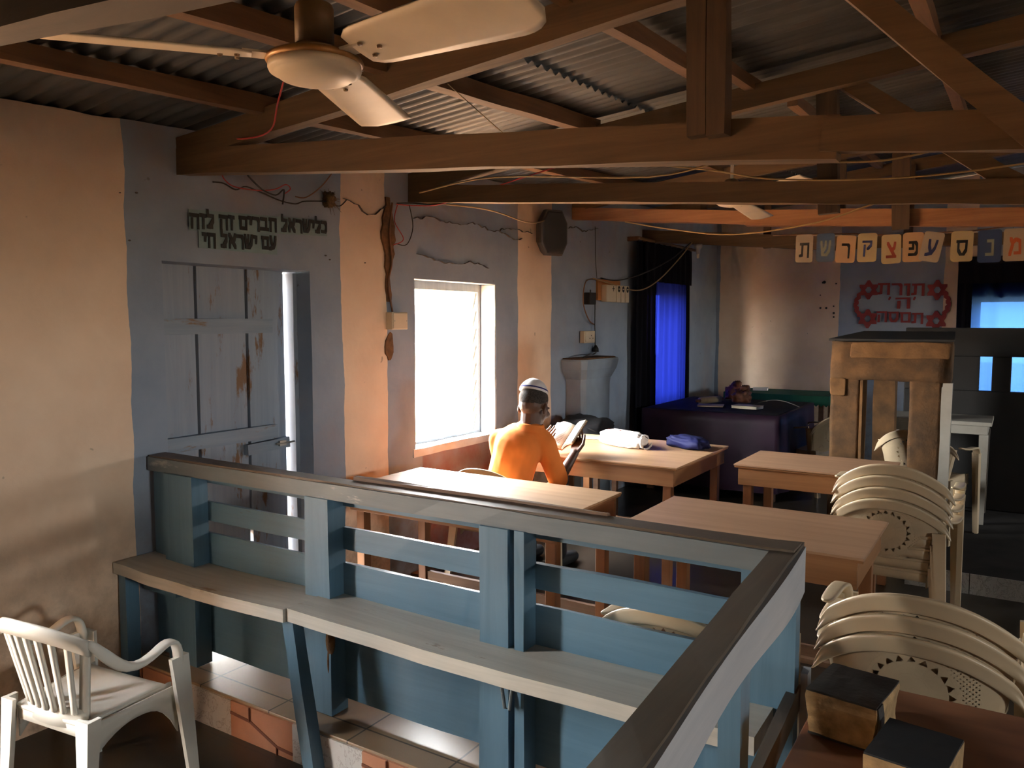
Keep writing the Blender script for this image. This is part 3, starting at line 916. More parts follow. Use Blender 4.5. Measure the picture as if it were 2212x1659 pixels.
# ------------------------------------------------------------------ blue railing with the built-in bench behind it
rail = thing('railing', 'long pale blue slatted railing standing on the tiled step', 'railing', (-1.85, 2.10, 0.152), 0)
def rl(mb, name, m, parent=None, **k):
    mb.xf(Matrix.Translation((1.85, -2.10, -0.152)))
    return mb.build(name, m, parent or rail, **k)
mb = MB(); mb.timber((WX + 0.01, 2.107, 1.0), (-0.46, 2.107, 1.0), 0.085, 0.058, 0.005, 0.12, 2)
rl(mb, 'top_rail', M['blue_grey'])
mb = MB(); mb.timber((WX + 0.01, 2.112, 1.032), (-0.46, 2.112, 1.032), 0.082, 0.008, 0.004, 0.12, 3)
cp = rl(mb, 'worn_cap', M['rail_worn_x'])
mb = MB(); mb.timber((-2.06, 2.158, 1.032), (-1.02, 2.152, 1.030), 0.02, 0.03, 0.004, 0.1, 4)
rl(mb, 'batten', M['plank'])
for x0, x1, yf, yb in ((-3.195, -3.115, 2.085, 2.15), (-3.075, -2.885, 2.052, 2.13), (-2.222, -2.098, 2.055, 2.14), (-1.428, -1.318, 2.055, 2.13), (-1.298, -1.262, 2.06, 2.13), (-0.60, -0.455, 2.085, 2.14)):
    mb = MB()
    mb.timber(((x0 + x1) / 2, (yf + yb) / 2, 0.154), ((x0 + x1) / 2, (yf + yb) / 2, 0.972), yb - yf, x1 - x0, 0.004, 0.14, x0, side=(0, 1, 0))
    p_ = rl(mb, 'post', M['blue_z'])
    if x0 == -2.222:
        mb = MB(); mb.ell((-2.105, 2.062, 0.44), (0.022, 0.012, 0.055)); mb.ell((-2.112, 2.060, 0.36), (0.006, 0.008, 0.05))
        rl(mb, 'rotten_hole', M['gouge'], p_)
for x0, x1 in ((-2.90, -2.215), (-2.105, -1.42), (-1.27, -0.58)):
    for z0, z1 in ((0.938, 0.976), (0.774, 0.856)):
        mb = MB(); mb.timber((x0 - 0.02, 2.139, (z0 + z1) / 2), (x1 + 0.02, 2.139, (z0 + z1) / 2), 0.018, z1 - z0, 0.004, 0.12, x0 + z0)
        rl(mb, 'slat', M['blue_x'])
    mb = MB(); mb.timber((x0 - 0.02, 2.139, 0.458), (x1 + 0.02, 2.139, 0.458), 0.018, 0.524, 0.005, 0.12, x0)
    rl(mb, 'lower_panel', M['blue_x'])
mb = MB()
for z in (0.87, 0.70):
    mb.box((-3.108, 2.078, z - 0.035), (-3.078, 2.088, z + 0.035), 0.002)
rl(mb, 'hinge_plate', M['socket'])

srail = thing('railing', 'short return railing with dark rubbed top running toward the viewer beside the books', 'railing', (-0.45, 1.4, 0.0))
def sr(mb, name, m, parent=None, **k):
    mb.xf(Matrix.Translation((0.45, -1.4, 0)))
    return mb.build(name, m, parent or srail, **k)
def sx(y): return -0.492 + (2.15 - y) * 0.052
mb = MB(); mb.timber((sx(2.19), 2.19, 1.014), (sx(0.55), 0.55, 1.014), 0.062, 0.034, 0.005, 0.1, 5)
sr(mb, 'top_rail', M['rail_worn_y'])
mb = MB()
mb.grid(lambda u, v: (sx(2.18 - 1.6 * u) + 0.040 + 0.004 * math.sin(u * 9), 2.18 - 1.6 * u, 1.022 - v * (0.098 + 0.030 * math.sin(u * 7.0 + 1.0) * (1 - u) + 0.02 * u)), 30, 3, thick=(-0.016, 0, 0))
sr(mb, 'fascia', M['fascia'])
for y in (2.17, 1.60):
    mb = MB(); mb.timber((sx(y) - 0.005, y, 0.002), (sx(y) - 0.005, y, 0.995), 0.05, 0.055, 0.004, 0.14, y)
    sr(mb, 'post', M['blue_z'])
mb = MB(); mb.timber((sx(2.15) + 0.028, 2.15, 0.62), (sx(0.6) + 0.028, 0.6, 0.62), 0.026, 0.07, 0.004, 0.12, 8)
sr(mb, 'lower_rail', M['rail_worn_y'])
mb = MB(); mb.timber((sx(2.16) + 0.052, 2.165, 0.002), (sx(2.16) + 0.052, 2.165, 0.69), 0.02, 0.05, 0.004, 0.14, 8, side=(1, 0, 0))
sr(mb, 'corner_batten', M['fascia'])

bench = thing('bench', 'long worn plank bench fixed in front of the blue railing', 'bench', (-1.85, 2.0, 0.0))
def bn(mb, name, m, parent=None, **k):
    mb.xf(Matrix.Translation((1.85, -2.0, 0)))
    return mb.build(name, m, parent or bench, **k)
def board(xa, xb, ya, yb, za, seed, cut):
    rings = []
    n = 16
    for k in range(n + 1):
        u = k / n
        x = xa + (xb - xa) * u
        sag = -0.012 * math.sin(math.pi * u)
        f = ya + 0.008 * noise.noise(Vector((k * 0.4, seed, 0)))
        c = cut * (1 if k == 0 else 0)
        rings.append([(x, f, za - 0.048 + sag), (x + c, yb, za - 0.048 + sag), (x + c, yb, za + sag), (x, f, za + sag)])
    return MB().loft(rings)
bn(board(WX + 0.005, -2.165, 1.892, 2.125, 0.600, 1, 0), 'seat_board', M['bench'])
bn(board(-2.158, -0.505, 1.905, 2.14, 0.603, 2, 0.0), 'seat_board', M['bench'])
for p0, p1, w, h in (((-2.165, 1.935, 0.55), (-2.055, 1.925, 0.0), 0.05, 0.055), ((-3.185, 1.945, 0.55), (-3.165, 1.93, 0.0), 0.06, 0.05), ((-0.62, 1.96, 0.55), (-0.60, 1.95, 0.152 - 0.152), 0.05, 0.05)):
    mb = MB(); mb.timber(p0, p1, w, h, 0.004, 0.1, p0[0], side=(0, 1, 0))
    bn(mb, 'leg', M['blue_z'])
mb = MB(); mb.timber((-3.19, 2.03, 0.50), (-2.96, 2.03, 0.50), 0.03, 0.09, 0.004, 0.1, 3)
bn(mb, 'bearer', M['blue_z'])
mb = MB(); mb.tube([(-1.345, 2.040, 0.552), (-1.318, 2.035, 0.405), (-1.300, 2.035, 0.405), (-1.282, 2.040, 0.552)], 0.006, 8)
bn(mb, 'bracket', M['blue_grey'])

# ------------------------------------------------------------------ school tables
def table(label, x0, x1, y0, y1, ztop=0.76, top='top_x', drop=0.105, rz=0.0):
    cx, cy = (x0 + x1) / 2, (y0 + y1) / 2
    t = thing('school_table', label, 'table', (cx, cy, 0), rz, 'wooden tables')
    hx, hy = (x1 - x0) / 2, (y1 - y0) / 2
    mb = MB(); mb.box((-hx, -hy, ztop - 0.010), (hx, hy, ztop), 0.002); mb.build('table_top', M[top], t)
    mb = MB(); mb.box((-hx + 0.004, -hy + 0.004, ztop - 0.021), (hx - 0.004, hy - 0.004, ztop - 0.0105), 0.002); mb.build('top_backing', M['apron_x'], t)
    i = 0.025
    zt = ztop - 0.0215
    for s_ in (-1, 1):
        y = s_ * (hy - i)
        mb = MB(); mb.box((-hx + i, y - 0.011, zt - drop), (hx - i, y + 0.011, zt), 0.002); mb.build('apron', M['apron_x'], t)
        x = s_ * (hx - i - 0.012)
        mb = MB(); mb.box((x - 0.011, -hy + i + 0.012, zt - drop), (x + 0.011, hy - i - 0.012, zt), 0.002); mb.build('apron', M['apron_y'], t)
    for sx_ in (-1, 1):
        for sy in (-1, 1):
            mb = MB()
            x, y = sx_ * (hx - i - 0.05), sy * (hy - i - 0.038)
            mb.box((x - 0.026, y - 0.026, 0), (x + 0.026, y + 0.026, zt), 0.003)
            mb.build('leg', M['leg'], t)
    mb = MB(); mb.box((-hx + 0.09, hy - i - 0.05, 0.12), (hx - 0.09, hy - i - 0.026, 0.17), 0.002); mb.build('foot_rail', M['plank'], t)
    return t
table('sunlit wooden table under the reading window, nearest behind the railing', -2.96, -1.66, 3.02, 3.655)
table('wooden table whose corner shows past the railing corner, in front of the stacked chairs', -1.405, -0.436, 3.08, 3.72, top='top_red')
table('wooden table the man reads at, with a white bag on it', -2.80, -1.665, 4.44, 5.44, drop=0.10)
table('reddish wooden table beside the mud pillar, behind the taller chair stack', -1.425, -0.575, 4.76, 5.36, top='top_red')
tk = table('dark wooden table in the near corner holding two black books', -0.352, 0.75, 1.30, 2.01, top='dark_table')

mb = MB(); mb.timber((-1.5, 0, 0.013), (1.35, 0, 0.013), 0.11, 0.024, 0.004, 0.2, 2)  # thin dark strip across the tiles
tag(mb.build('floor_strip', M['plank'], loc=(-1.70, 3.90, 0)), 'flat dark strip lying on the tiles behind the first tables', 'plank')

# ------------------------------------------------------------------ moulded plastic chairs
def arch(u): return 0.755 - 0.105 * abs(u) ** 2.3
def back_pt(u, s_, off=0.0, hw=None):
    z = 0.405 + (arch(u) - 0.405) * s_
    w = (0.185 + 0.055 * s_) if hw is None else hw
    return Vector((u * w, -0.205 - 0.085 * s_ + 0.095 * (abs(u) ** 2.2) * (0.5 + 0.5 * s_) - off, z))
def leg_mesh(x0, y0, z0, x1, y1, w0, w1, d0, d1):
    mb = MB()
    rings = []
    for k in range(7):
        f = k / 6
        x, y, z = x0 + (x1 - x0) * f, y0 + (y1 - y0) * f, z0 * (1 - f)
        w, d = (w0 + (w1 - w0) * f) / 2, (d0 + (d1 - d0) * f) / 2
        t_ = 0.009
        sx_, sy = (1 if x0 > 0 else -1), (1 if y0 > 0 else -1)
        # angle section open to the inside, like a moulded leg
        L = [(-w, -d), (w, -d), (w, d), (w - t_ * 2, d), (w - t_ * 2.2, -d + t_ * 2.2), (-w, -d + t_ * 2)]
        rings.append([(x + sx_ * p, y - sy * q * -1 if sy > 0 else y + q, z) if False else (x + sx_ * p, y + sy * -q, z) for p, q in L])
    return mb.loft(rings)
def seat_mesh():
    mb = MB()
    def f(u, v):
        x = (u - 0.5) * 2
        y = -0.215 + 0.445 * v
        hw = 0.185 + 0.035 * v
        z = 0.408 + 0.022 * v - 0.018 * (1 - x * x) * math.sin(math.pi * min(1, v + 0.05)) - (0.03 * max(0, v - 0.9) / 0.1)
        return Vector((x * hw, y, z))
    mb.grid(f, 12, 12, thick=(0, 0, -0.012))
    # skirt
    for s_ in (-1, 1):
        mb.grid(lambda u, v: (s_ * (0.186 + 0.034 * u), -0.20 + 0.42 * u, 0.404 + 0.020 * u - v * (0.05 + 0.03 * (2 * u - 1) ** 2)), 8, 2, thick=(-s_ * 0.008, 0, 0))
    mb.grid(lambda u, v: ((u - 0.5) * 0.42, 0.226, 0.396 - v * (0.045 + 0.05 * (2 * u - 1) ** 4)), 10, 2, thick=(0, -0.008, 0))
    mb.grid(lambda u, v: ((u - 0.5) * 0.36, -0.212, 0.404 - v * 0.05), 8, 2, thick=(0, 0.008, 0))
    return mb
def arm_mesh(s_):
    st = [((0.262, -0.155, 0.655), 0.030, 0.010), ((0.272, -0.07, 0.636), 0.044, 0.012), ((0.278, 0.03, 0.628), 0.050, 0.012), ((0.276, 0.12, 0.630), 0.052, 0.012), ((0.272, 0.18, 0.618), 0.052, 0.013), ((0.270, 0.205, 0.585), 0.050, 0.016), ((0.268, 0.214, 0.54), 0.050, 0.018)]
    rings = []
    for k, (p, w, h) in enumerate(st):
        a, b = Vector(st[max(0, k - 1)][0]), Vector(st[min(len(st) - 1, k + 1)][0])
        d = (b - a).normalized()
        up = Vector((1, 0, 0)).cross(d).normalized()
        if up.z < 0 and k < 5: up = -up
        rings.append([Vector(p) + Vector((q * w / 2, 0, 0)) + up * r_ for q, r_ in ((-1, -h), (1, -h), (1.0, 0.002), (0.7, h * 0.4), (-0.7, h * 0.4), (-1, 0.002))])
    rings = [[(s_ * p.x, p.y, p.z) for p in g] for g in rings]
    return MB().loft(rings)
def lace_chair(label, loc, rz, group=None):
    c = thing('plastic_chair', label, 'chair', loc, rz, group)
    seat_mesh().build('seat', M['plastic'], c, True)
    mb = MB()
    mb.grid(lambda u, v: back_pt(2 * u - 1, v * 0.97), 28, 16, thick=(0, 0.008, 0.0))
    bk = mb.build('backrest', M['lace'], c, True)
    rings = []
    for k in range(41):
        u = -1.16 + 2.32 * k / 40
        uu = max(-1.0, min(1.0, u))
        p = back_pt(uu, 1.0)
        ex = abs(u) - abs(uu)
        sg = 1 if u > 0 else -1
        p += Vector((sg * ex * 0.20, ex * 0.12, -ex * 0.22 - 1.2 * ex * ex))
        e_ = max(0.0, (abs(u) - 0.90) / 0.26)
        w = 0.050 * math.sqrt(max(0.12, 1 - e_ ** 4))
        bk_ = Vector((uu * 0.30, -0.75, 0)).normalized()
        dn = Vector((0, 0.16, -1))
        out = 0.006 + 0.022 * min(1, e_)
        rings.append([p + Vector((0, 0.006, -0.004)), p + Vector((0, 0.002, 0.006)), p + bk_ * 0.012 + Vector((0, 0, 0.006)), p + bk_ * 0.017 + Vector((0, 0, 0.0)), p + bk_ * 0.012 + dn * 0.016,
                      p + bk_ * (out + 0.003) + dn * w * 0.6, p + bk_ * (out + 0.006 * e_) + dn * w, p + bk_ * (out - 0.004) + dn * w, p + bk_ * 0.002 + dn * w * 0.5])
    mb = MB(); mb.loft(rings)
    mb.build('top_rim', M['plastic'], bk, True, 1)
    for s_ in (-1, 1):
        mb = MB()
        mb.grid(lambda u, v: (s_ * (0.188 + 0.050 * v + 0.004 * u), -0.16 + 0.045 * u - 0.018 * v + 0.02 * u * v, 0.38 + 0.255 * v), 3, 8, thick=(-s_ * 0.007, 0, 0))
        mb.build('side_stile', M['plastic'], bk, True)
        arm_mesh(s_).build('armrest', M['plastic'], c, True, 1)
        leg_mesh(s_ * 0.262, 0.205, 0.575, s_ * 0.272, 0.235, 0.056, 0.036, 0.058, 0.036).build('leg', M['plastic'], c)
        leg_mesh(s_ * 0.215, -0.20, 0.43, s_ * 0.245, -0.262, 0.056, 0.036, 0.056, 0.036).build('leg', M['plastic'], c)
    return c
G1, G2 = 'pierced plastic chairs in the taller stack', 'pierced plastic chairs in the near stack'
s1 = lace_chair('bottom chair of the four-high stack behind the school table, whole rosette back showing', (-0.50, 4.49, 0), R(-2), G1)
for k, w in enumerate(('second chair up in the four-high stack of cream chairs', 'third chair up in the four-high stack of cream chairs', 'topmost chair of the four-high stack in front of the mud pillar'), 1):
    dup(s1, (-0.50 + 0.003 * k, 4.49 - 0.003 * k, 0.058 * k), R(-2 + (k % 2)), w, G1)
s2 = dup(s1, (-0.205, 2.66, 0), R(-1), 'bottom chair of the three-high stack behind the black books', G2)
for k, w in enumerate(('middle chair of the three-high stack behind the black books', 'topmost chair of the three-high stack behind the black books'), 1):
    dup(s1, (-0.203 + 0.004 * k, 2.66 - 0.002 * k, 0.060 * k), R(-1), w, G2)
dup(s1, (-0.865, 2.49, 0), R(0), 'cream pierced chair seen through the railing gap')
dup(s1, (-2.66, 4.09, 0), R(3), 'cream chair the reading man sits on')
dup(s1, (-0.52, 6.30, 0.122), R(-14), 'cream chair standing inside the mud enclosure on the dais')
dup(s1, (-1.66, 7.95, 0), R(70), 'white chair in shadow at the end of the purple table')

# slatted armchair in the near corner
def slat_chair(label, loc, rz):
    c = thing('garden_chair', label, 'chair', loc, rz)
    seat_mesh().build('seat', M['plastic_white'], c, True)
    root = bpy.data.objects.new('backrest', None)
    def bp(u, s_):
        z = 0.405 + (0.775 - 0.06 * abs(u) ** 2.2 - 0.405) * s_
        return Vector((u * (0.165 + 0.075 * s_), -0.215 - 0.10 * s_ + 0.10 * abs(u) ** 2 * (0.45 + 0.55 * s_), z))
    # top and bottom bands
    mb = MB()
    rings = []
    for k in range(29):
        u = -1.0 + 2.0 * k / 28
        p = bp(u, 1.0)
        rings.append([p + Vector((0, 0.006, -0.05)), p + Vector((0, 0.006, 0.0)), p + Vector((0, -0.001, 0.007)), p + Vector((0, -0.014, 0.004)), p + Vector((0, -0.018, -0.012)), p + Vector((0, -0.008, -0.05))])
    mb.loft(rings)
    bk = mb.build('backrest', M['plastic_white'], c, True)
    mb = MB()
    rings = []
    for k in range(17):
        u = -1.0 + 2.0 * k / 16
        p = bp(u, 0.0)
        rings.append([p + Vector((0, 0.006, -0.03)), p + Vector((0, 0.006, 0.04)), p + Vector((0, -0.008, 0.04)), p + Vector((0, -0.012, -0.03))])
    mb.loft(rings)
    mb.build('lower_band', M['plastic_white'], bk, True)
    for k in range(7):
        u = -0.72 + 0.24 * k
        mb = MB()
        rings = []
        for j in range(9):
            s_ = 0.06 + 0.86 * j / 8
            p = bp(u, s_)
            w = 0.0135 + 0.004 * s_
            rings.append([p + Vector((-w, 0.004, 0)), p + Vector((w, 0.004, 0)), p + Vector((w * 0.6, -0.009, 0)), p + Vector((-w * 0.6, -0.009, 0))])
        mb.loft(rings)
        mb.build('slat', M['plastic_white'], bk, True)
    for s_ in (-1, 1):
        st = [(s_ * 0.168, -0.115 - 0.055, 0.40), (s_ * 0.205, -0.17, 0.52), (s_ * 0.238, -0.20, 0.68)]
        mb = MB()
        rings = []
        for j in range(9):
            f = j / 8
            p = bp(s_ * 0.98, f)
            rings.append([p + Vector((-s_ * 0.032, 0.005, 0)), p + Vector((s_ * 0.004, 0.012, 0)), p + Vector((s_ * 0.004, -0.002, 0)), p + Vector((-s_ * 0.032, -0.010, 0))])
        mb.loft(rings)
        mb.build('side_stile', M['plastic_white'], bk, True)
        # sweeping arm: from the top rail down to the arm and on to the front leg
        A = [((0.232, -0.222, 0.722), 0.014, 0.020), ((0.244, -0.20, 0.712), 0.020, 0.034), ((0.258, -0.150, 0.668), 0.024, 0.044), ((0.270, -0.09, 0.612), 0.030, 0.042), ((0.276, -0.03, 0.582), 0.044, 0.026), ((0.280, 0.05, 0.592), 0.050, 0.016), ((0.280, 0.10, 0.612), 0.054, 0.014), ((0.279, 0.15, 0.622), 0.056, 0.014), ((0.277, 0.19, 0.61), 0.056, 0.018), ((0.275, 0.212, 0.572), 0.054, 0.024), ((0.272, 0.222, 0.50), 0.05, 0.03)]
        rings = []
        for k, (p, w, h) in enumerate(A):
            a, b = Vector(A[max(0, k - 1)][0]), Vector(A[min(len(A) - 1, k + 1)][0])
            d = (b - a).normalized()
            up = Vector((1, 0, 0)).cross(d).normalized()
            rings.append([Vector((s_ * (p[0] + q * w / 2), p[1], p[2])) + Vector((0, up.y, up.z)) * r_ for q, r_ in ((-1, -h), (1, -h), (1, 0), (0.6, 0.007), (-0.6, 0.007), (-1, 0))])
        mb = MB(); mb.loft(rings)
        mb.build('armrest', M['plastic_white'], c, True, 1)
        leg_mesh(s_ * 0.262, 0.20, 0.545, s_ * 0.285, 0.26, 0.062, 0.038, 0.10, 0.05).build('leg', M['plastic_white'], c)
        leg_mesh(s_ * 0.205, -0.205, 0.43, s_ * 0.22, -0.25, 0.066, 0.04, 0.066, 0.04).build('leg', M['plastic_white'], c)
        mb = MB()
        mb.grid(lambda u, v: (s_ * (0.205 + 0.045 * u), -0.19 + 0.41 * u, 0.40 + 0.02 * u - v * (0.05 + 0.14 * max(0, 2 * u - 1) ** 3 + 0.08 * max(0, 1 - 2 * u) ** 2)), 12, 3, thick=(-s_ * 0.008, 0, 0))
        mb.build('side_skirt', M['plastic_white'], c, True)
    c.scale = (0.89, 0.72, 0.89)
    return c
slat_chair('white slatted plastic armchair beside the cream wall, near the bench end', (-2.60, 1.44, 0), R(7))
# ------------------------------------------------------------------ thick old books on the near table
def old_book(label, loc, rz, w, d, h, cover, flare=0.0, worn=True):
    b = thing('old_book', label, 'book', loc, rz, 'old books on the dark table')
    rnd = random.Random(int(h * 1e4))
    mb = MB()
    rings = []
    for k in range(9):
        z = 0.004 + (h - 0.008) * k / 8
        f = 1 + flare * (k / 8)
        j = lambda: rnd.uniform(-0.002, 0.002) if worn else 0
        rings.append([(-w / 2 * f + j(), -d / 2 * f + j(), z), (0 + j(), -d / 2 * f * 0.985 + j(), z), (w / 2 * f + j(), -d / 2 * f + j(), z), (w / 2 * f * 0.97 + j(), 0, z), (w / 2 * f + j(), d / 2 * f + j(), z), (-w / 2 * f + j(), d / 2 * f + j(), z)])
    mb.loft(rings)
    mb.build('page_block', M['page_edge'], b)
    for nm, z0, f in (('back_cover', 0.0005, 1.02), ('front_cover', h - 0.004, (1 + flare) * 0.985)):
        mb = MB()
        n = 7
        mb.grid(lambda u, v: ((u - 0.5) * w * f, (v - 0.5) * d * f, z0 + 0.0015 * noise.noise(Vector((u * 4, v * 4, z0 * 50)))), n, n, thick=(0, 0, 0.004))
        mb.build(nm, cover, b)
    mb = MB()
    mb.grid(lambda u, v: (w / 2 * (1 + flare * v) - 0.001 + 0.006 * math.sin(math.pi * v), -d / 2 * 0.96 * (1 + flare * v) + d * 0.22 * u, 0.004 + (h - 0.006) * v), 4, 8, thick=(0.003, 0, 0))
    mb.build('torn_spine', cover, b)
    return b
old_book('thick battered black book with splayed brown pages, farther from the corner', (-0.262, 1.755, 0.761), R(-8), 0.128, 0.150, 0.098, M['leather'], 0.10)
old_book('black cloth book in front of the battered one, cut by the lower frame', (-0.130, 1.600, 0.761), R(-8), 0.130, 0.165, 0.075, M['leather_blue'], 0.02, False)

# ------------------------------------------------------------------ things on the reading table
def lump(f, nu, nv):
    """closed lump from f(theta, phi)->radius vector"""
    mb = MB()
    rings = []
    for j in range(1, nv):
        ph = math.pi * j / nv
        rings.append([f(2 * math.pi * i / nu, ph) for i in range(nu)])
    return mb.loft(rings)
def bagf(c, r, amp, fr, seed, flat=0.3):
    c = Vector(c)
    def f(th, ph):
        d = Vector((math.sin(ph) * math.cos(th), math.sin(ph) * math.sin(th), math.cos(ph)))
        sgn = lambda x, p: math.copysign(abs(x) ** p, x)
        k = 1 + amp * noise.noise(d * fr + Vector((seed, 0, 0))) + amp * 0.5 * noise.noise(d * fr * 2.7 + Vector((0, seed, 0)))
        p = Vector((sgn(d.x, 0.75) * r[0], sgn(d.y, 0.8) * r[1], sgn(d.z, 0.8) * r[2])) * k
        p.z = max(p.z, -r[2] * (1 - flat))
        return c + p
    return f
bw = thing('plastic_bag', 'crumpled white plastic bag rolled around something on the reading table', 'bag', (-2.29, 5.05, 0.762), R(-20))
lump(bagf((0, 0, 0.046), (0.205, 0.085, 0.062), 0.14, 3.4, 3), 48, 26).build('wrapping', M['bag_white'], bw, True)
mb = MB()
for k in range(3):
    a0 = 0.4 + k * 1.9
    mb.tube([(0.20 + 0.012 * k, 0.05 * math.cos(a0 + 0.5 * j), 0.048 + 0.045 * math.sin(a0 + 0.5 * j)) for j in range(5)], [0.003, 0.007, 0.006, 0.008, 0.003], 6)
mb.build('twisted_end', M['bag_white'], bw, True)
mb = MB()
for k in range(4):
    mb.ell((-0.10 + 0.03 * k, -0.035 + 0.012 * (k % 2), 0.103 + 0.004 * (k % 2)), (0.014, 0.006, 0.004))
mb.build('print', M['bag_print'], bw)
bb = thing('velvet_bag', 'navy blue velvet pouch with gold stitching near the table corner', 'bag', (-1.875, 5.20, 0.762), R(-22))
lump(bagf((0, 0, 0.034), (0.165, 0.085, 0.048), 0.20, 2.6, 9), 40, 22).build('pouch', M['bag_navy'], bb, True)
mb = MB()
for k in range(7):
    mb.ell((-0.09 + 0.012 * k, -0.035 + 0.008 * math.sin(k * 2.0), 0.074 - 0.001 * k), (0.004, 0.004, 0.002))
mb.build('stitching', M['gold'], bb)
dk = thing('backpack', 'black bag slumped behind the reading man against the wall', 'bag', (-2.93, 5.72, 0.602))
lump(bagf((0, 0, 0.115), (0.23, 0.20, 0.145), 0.20, 2.2, 21), 40, 24).build('body', M['black_cloth'], dk, True)
mb = MB(); mb.tube([(-0.02, -0.12, 0.20), (0.05, -0.16, 0.21), (0.13, -0.17, 0.18), (0.19, -0.13, 0.15)], 0.006, 6)
mb.build('strap', M['charcoal'], dk, True)
ls = thing('low_stand', 'low dark stand under the black bag by the wall', 'stand', (-2.96, 5.75, 0))
mb = MB(); mb.box((-0.22, -0.20, 0.575), (0.24, 0.20, 0.60), 0.003); mb.build('stand_top', M['plank'], ls)
for a in (-0.19, 0.21):
    for b_ in (-0.17, 0.17):
        mb = MB(); mb.box((a - 0.02, b_ - 0.02, 0), (a + 0.02, b_ + 0.02, 0.574)); mb.build('leg', M['plank'], ls)
pb = thing('thin_book', 'thin pale book lying flat at the back of the reading table', 'book', (-2.62, 5.26, 0.762), R(6))
mb = MB(); mb.box((-0.10, -0.06, 0.001), (0.10, 0.06, 0.014), 0.002); mb.build('pages', M['paper'], pb)
mb = MB(); mb.box((-0.103, -0.063, 0.0142), (0.103, 0.063, 0.0165), 0.001); mb.build('cover', M['card_cream'], pb)

# ------------------------------------------------------------------ plaster pedestal against the wall
pd = thing('plaster_pedestal', 'pale blue plaster pedestal with flared top built against the wall', 'pedestal', (WX, 6.19, 0))
def slab(prof, name, m):
    """prof: list of (z, half width, depth) swept up, wobbly plaster"""
    mb = MB()
    rings = []
    for z, hw, dp in prof:
        j = lambda k: 0.008 * noise.noise(Vector((z * 6, k * 3.1, hw * 9)))
        rings.append([(-0.02, -hw + j(0), z), (dp * 0.82 + j(1), -hw + j(2), z), (dp + j(3), -hw * 0.86, z), (dp + j(4), hw * 0.86, z), (dp * 0.82 + j(5), hw + j(6), z), (-0.02, hw + j(7), z)])
    mb.loft(rings)
    return mb.build(name, m, pd)
slab([(0.002, 0.27, 0.19), (0.35, 0.265, 0.18), (0.75, 0.26, 0.175), (1.08, 0.26, 0.17), (1.135, 0.265, 0.175)], 'shaft', M['plaster_blue'])
slab([(1.136, 0.27, 0.18), (1.18, 0.305, 0.20), (1.22, 0.335, 0.215), (1.29, 0.35, 0.225), (1.305, 0.345, 0.22)], 'flared_top', M['plaster_blue'])
slab([(1.306, 0.33, 0.205), (1.316, 0.32, 0.20)], 'dusty_ledge', M['gouge'])

# ------------------------------------------------------------------ purple-covered table with its clutter, green table behind
pt = thing('covered_table', 'long table draped to the floor in dark purple satin below the curtain window', 'table', (-2.40, 7.88, 0))
mb = MB(); mb.box((-0.64, -0.70, 0.745), (0.64, 0.70, 0.775), 0.004); mb.build('table_top', M['plank'], pt)
for a in (-0.58, 0.58):
    for b_ in (-0.64, 0.64):
        mb = MB(); mb.box((a - 0.03, b_ - 0.03, 0), (a + 0.03, b_ + 0.03, 0.744)); mb.build('leg', M['plank'], pt)
def drape(hx, hy, z, drop, amp, nf, seed):
    mb = MB()
    per = []
    n = 160
    L = 2 * (2 * hx + 2 * hy)
    for k in range(n):
        s_ = L * k / n
        if s_ < 2 * hx: p, nr = Vector((-hx + s_, -hy, 0)), Vector((0, -1, 0))
        elif s_ < 2 * hx + 2 * hy: p, nr = Vector((hx, -hy + s_ - 2 * hx, 0)), Vector((1, 0, 0))
        elif s_ < 4 * hx + 2 * hy: p, nr = Vector((hx - (s_ - 2 * hx - 2 * hy), hy, 0)), Vector((0, 1, 0))
        else: p, nr = Vector((-hx, hy - (s_ - 4 * hx - 2 * hy), 0)), Vector((-1, 0, 0))
        per.append((p, nr, s_))
    rings = [[p * 0.985 + Vector((0, 0, z)) for p, nr, s_ in per]]
    for j in range(0, 9):
        f = j / 8
        ring = []
        for p, nr, s_ in per:
            w = amp * f * (math.sin(s_ * nf) + 0.7 * math.sin(s_ * nf * 1.83 + seed) + 0.8 * noise.noise(Vector((s_ * 2.2, f * 1.5, seed))))
            ring.append(p + nr * (0.008 + max(-0.006, w + amp * 0.8 * f)) + Vector((0, 0, z - drop * f + 0.006 * noise.noise(Vector((s_ * 3, seed, 2))) * f)))
        rings.append(ring)
    mb.loft(rings, caps=False)
    mb.bm.faces.new([mb.bm.verts.new(v.co) for v in list(mb.bm.verts)[:n]])
    return mb
cl = drape(0.65, 0.71, 0.785, 0.70, 0.026, 9.0, 2.0).build('tablecloth', M['purple'], None, True, loc=(-2.40, 7.88, 0))
tag(cl, 'dark purple satin cloth draped over the long table', 'tablecloth')
mb = MB(); mb.grid(lambda u, v: (-0.63 + 1.25 * u, -0.69 + 1.38 * v, 0.7875 + 0.002 * noise.noise(Vector((u * 6, v * 6, 1)))), 12, 12, thick=(0, 0, 0.002))
tag(mb.build('table_runner', M['purple_top'], loc=(-2.40, 7.88, 0)), 'black cloth laid over the top of the purple table', 'cloth')
Z = 0.792
sc_ = thing('scroll', 'rolled parchment lying among the clutter on the purple table', 'scroll', (-2.62, 7.90, Z), R(68))
mb = MB(); mb.tube([(-0.15, 0, 0.036), (0.15, 0.0, 0.036)], 0.034, 16); mb.build('roll', M['scroll'], sc_, True)
mb = MB(); mb.tube([(-0.21, 0, 0.036), (-0.151, 0, 0.036)], 0.016, 12); mb.tube([(0.151, 0, 0.036), (0.20, 0, 0.036)], 0.016, 12); mb.build('handle', M['brown_figure'], sc_, True)
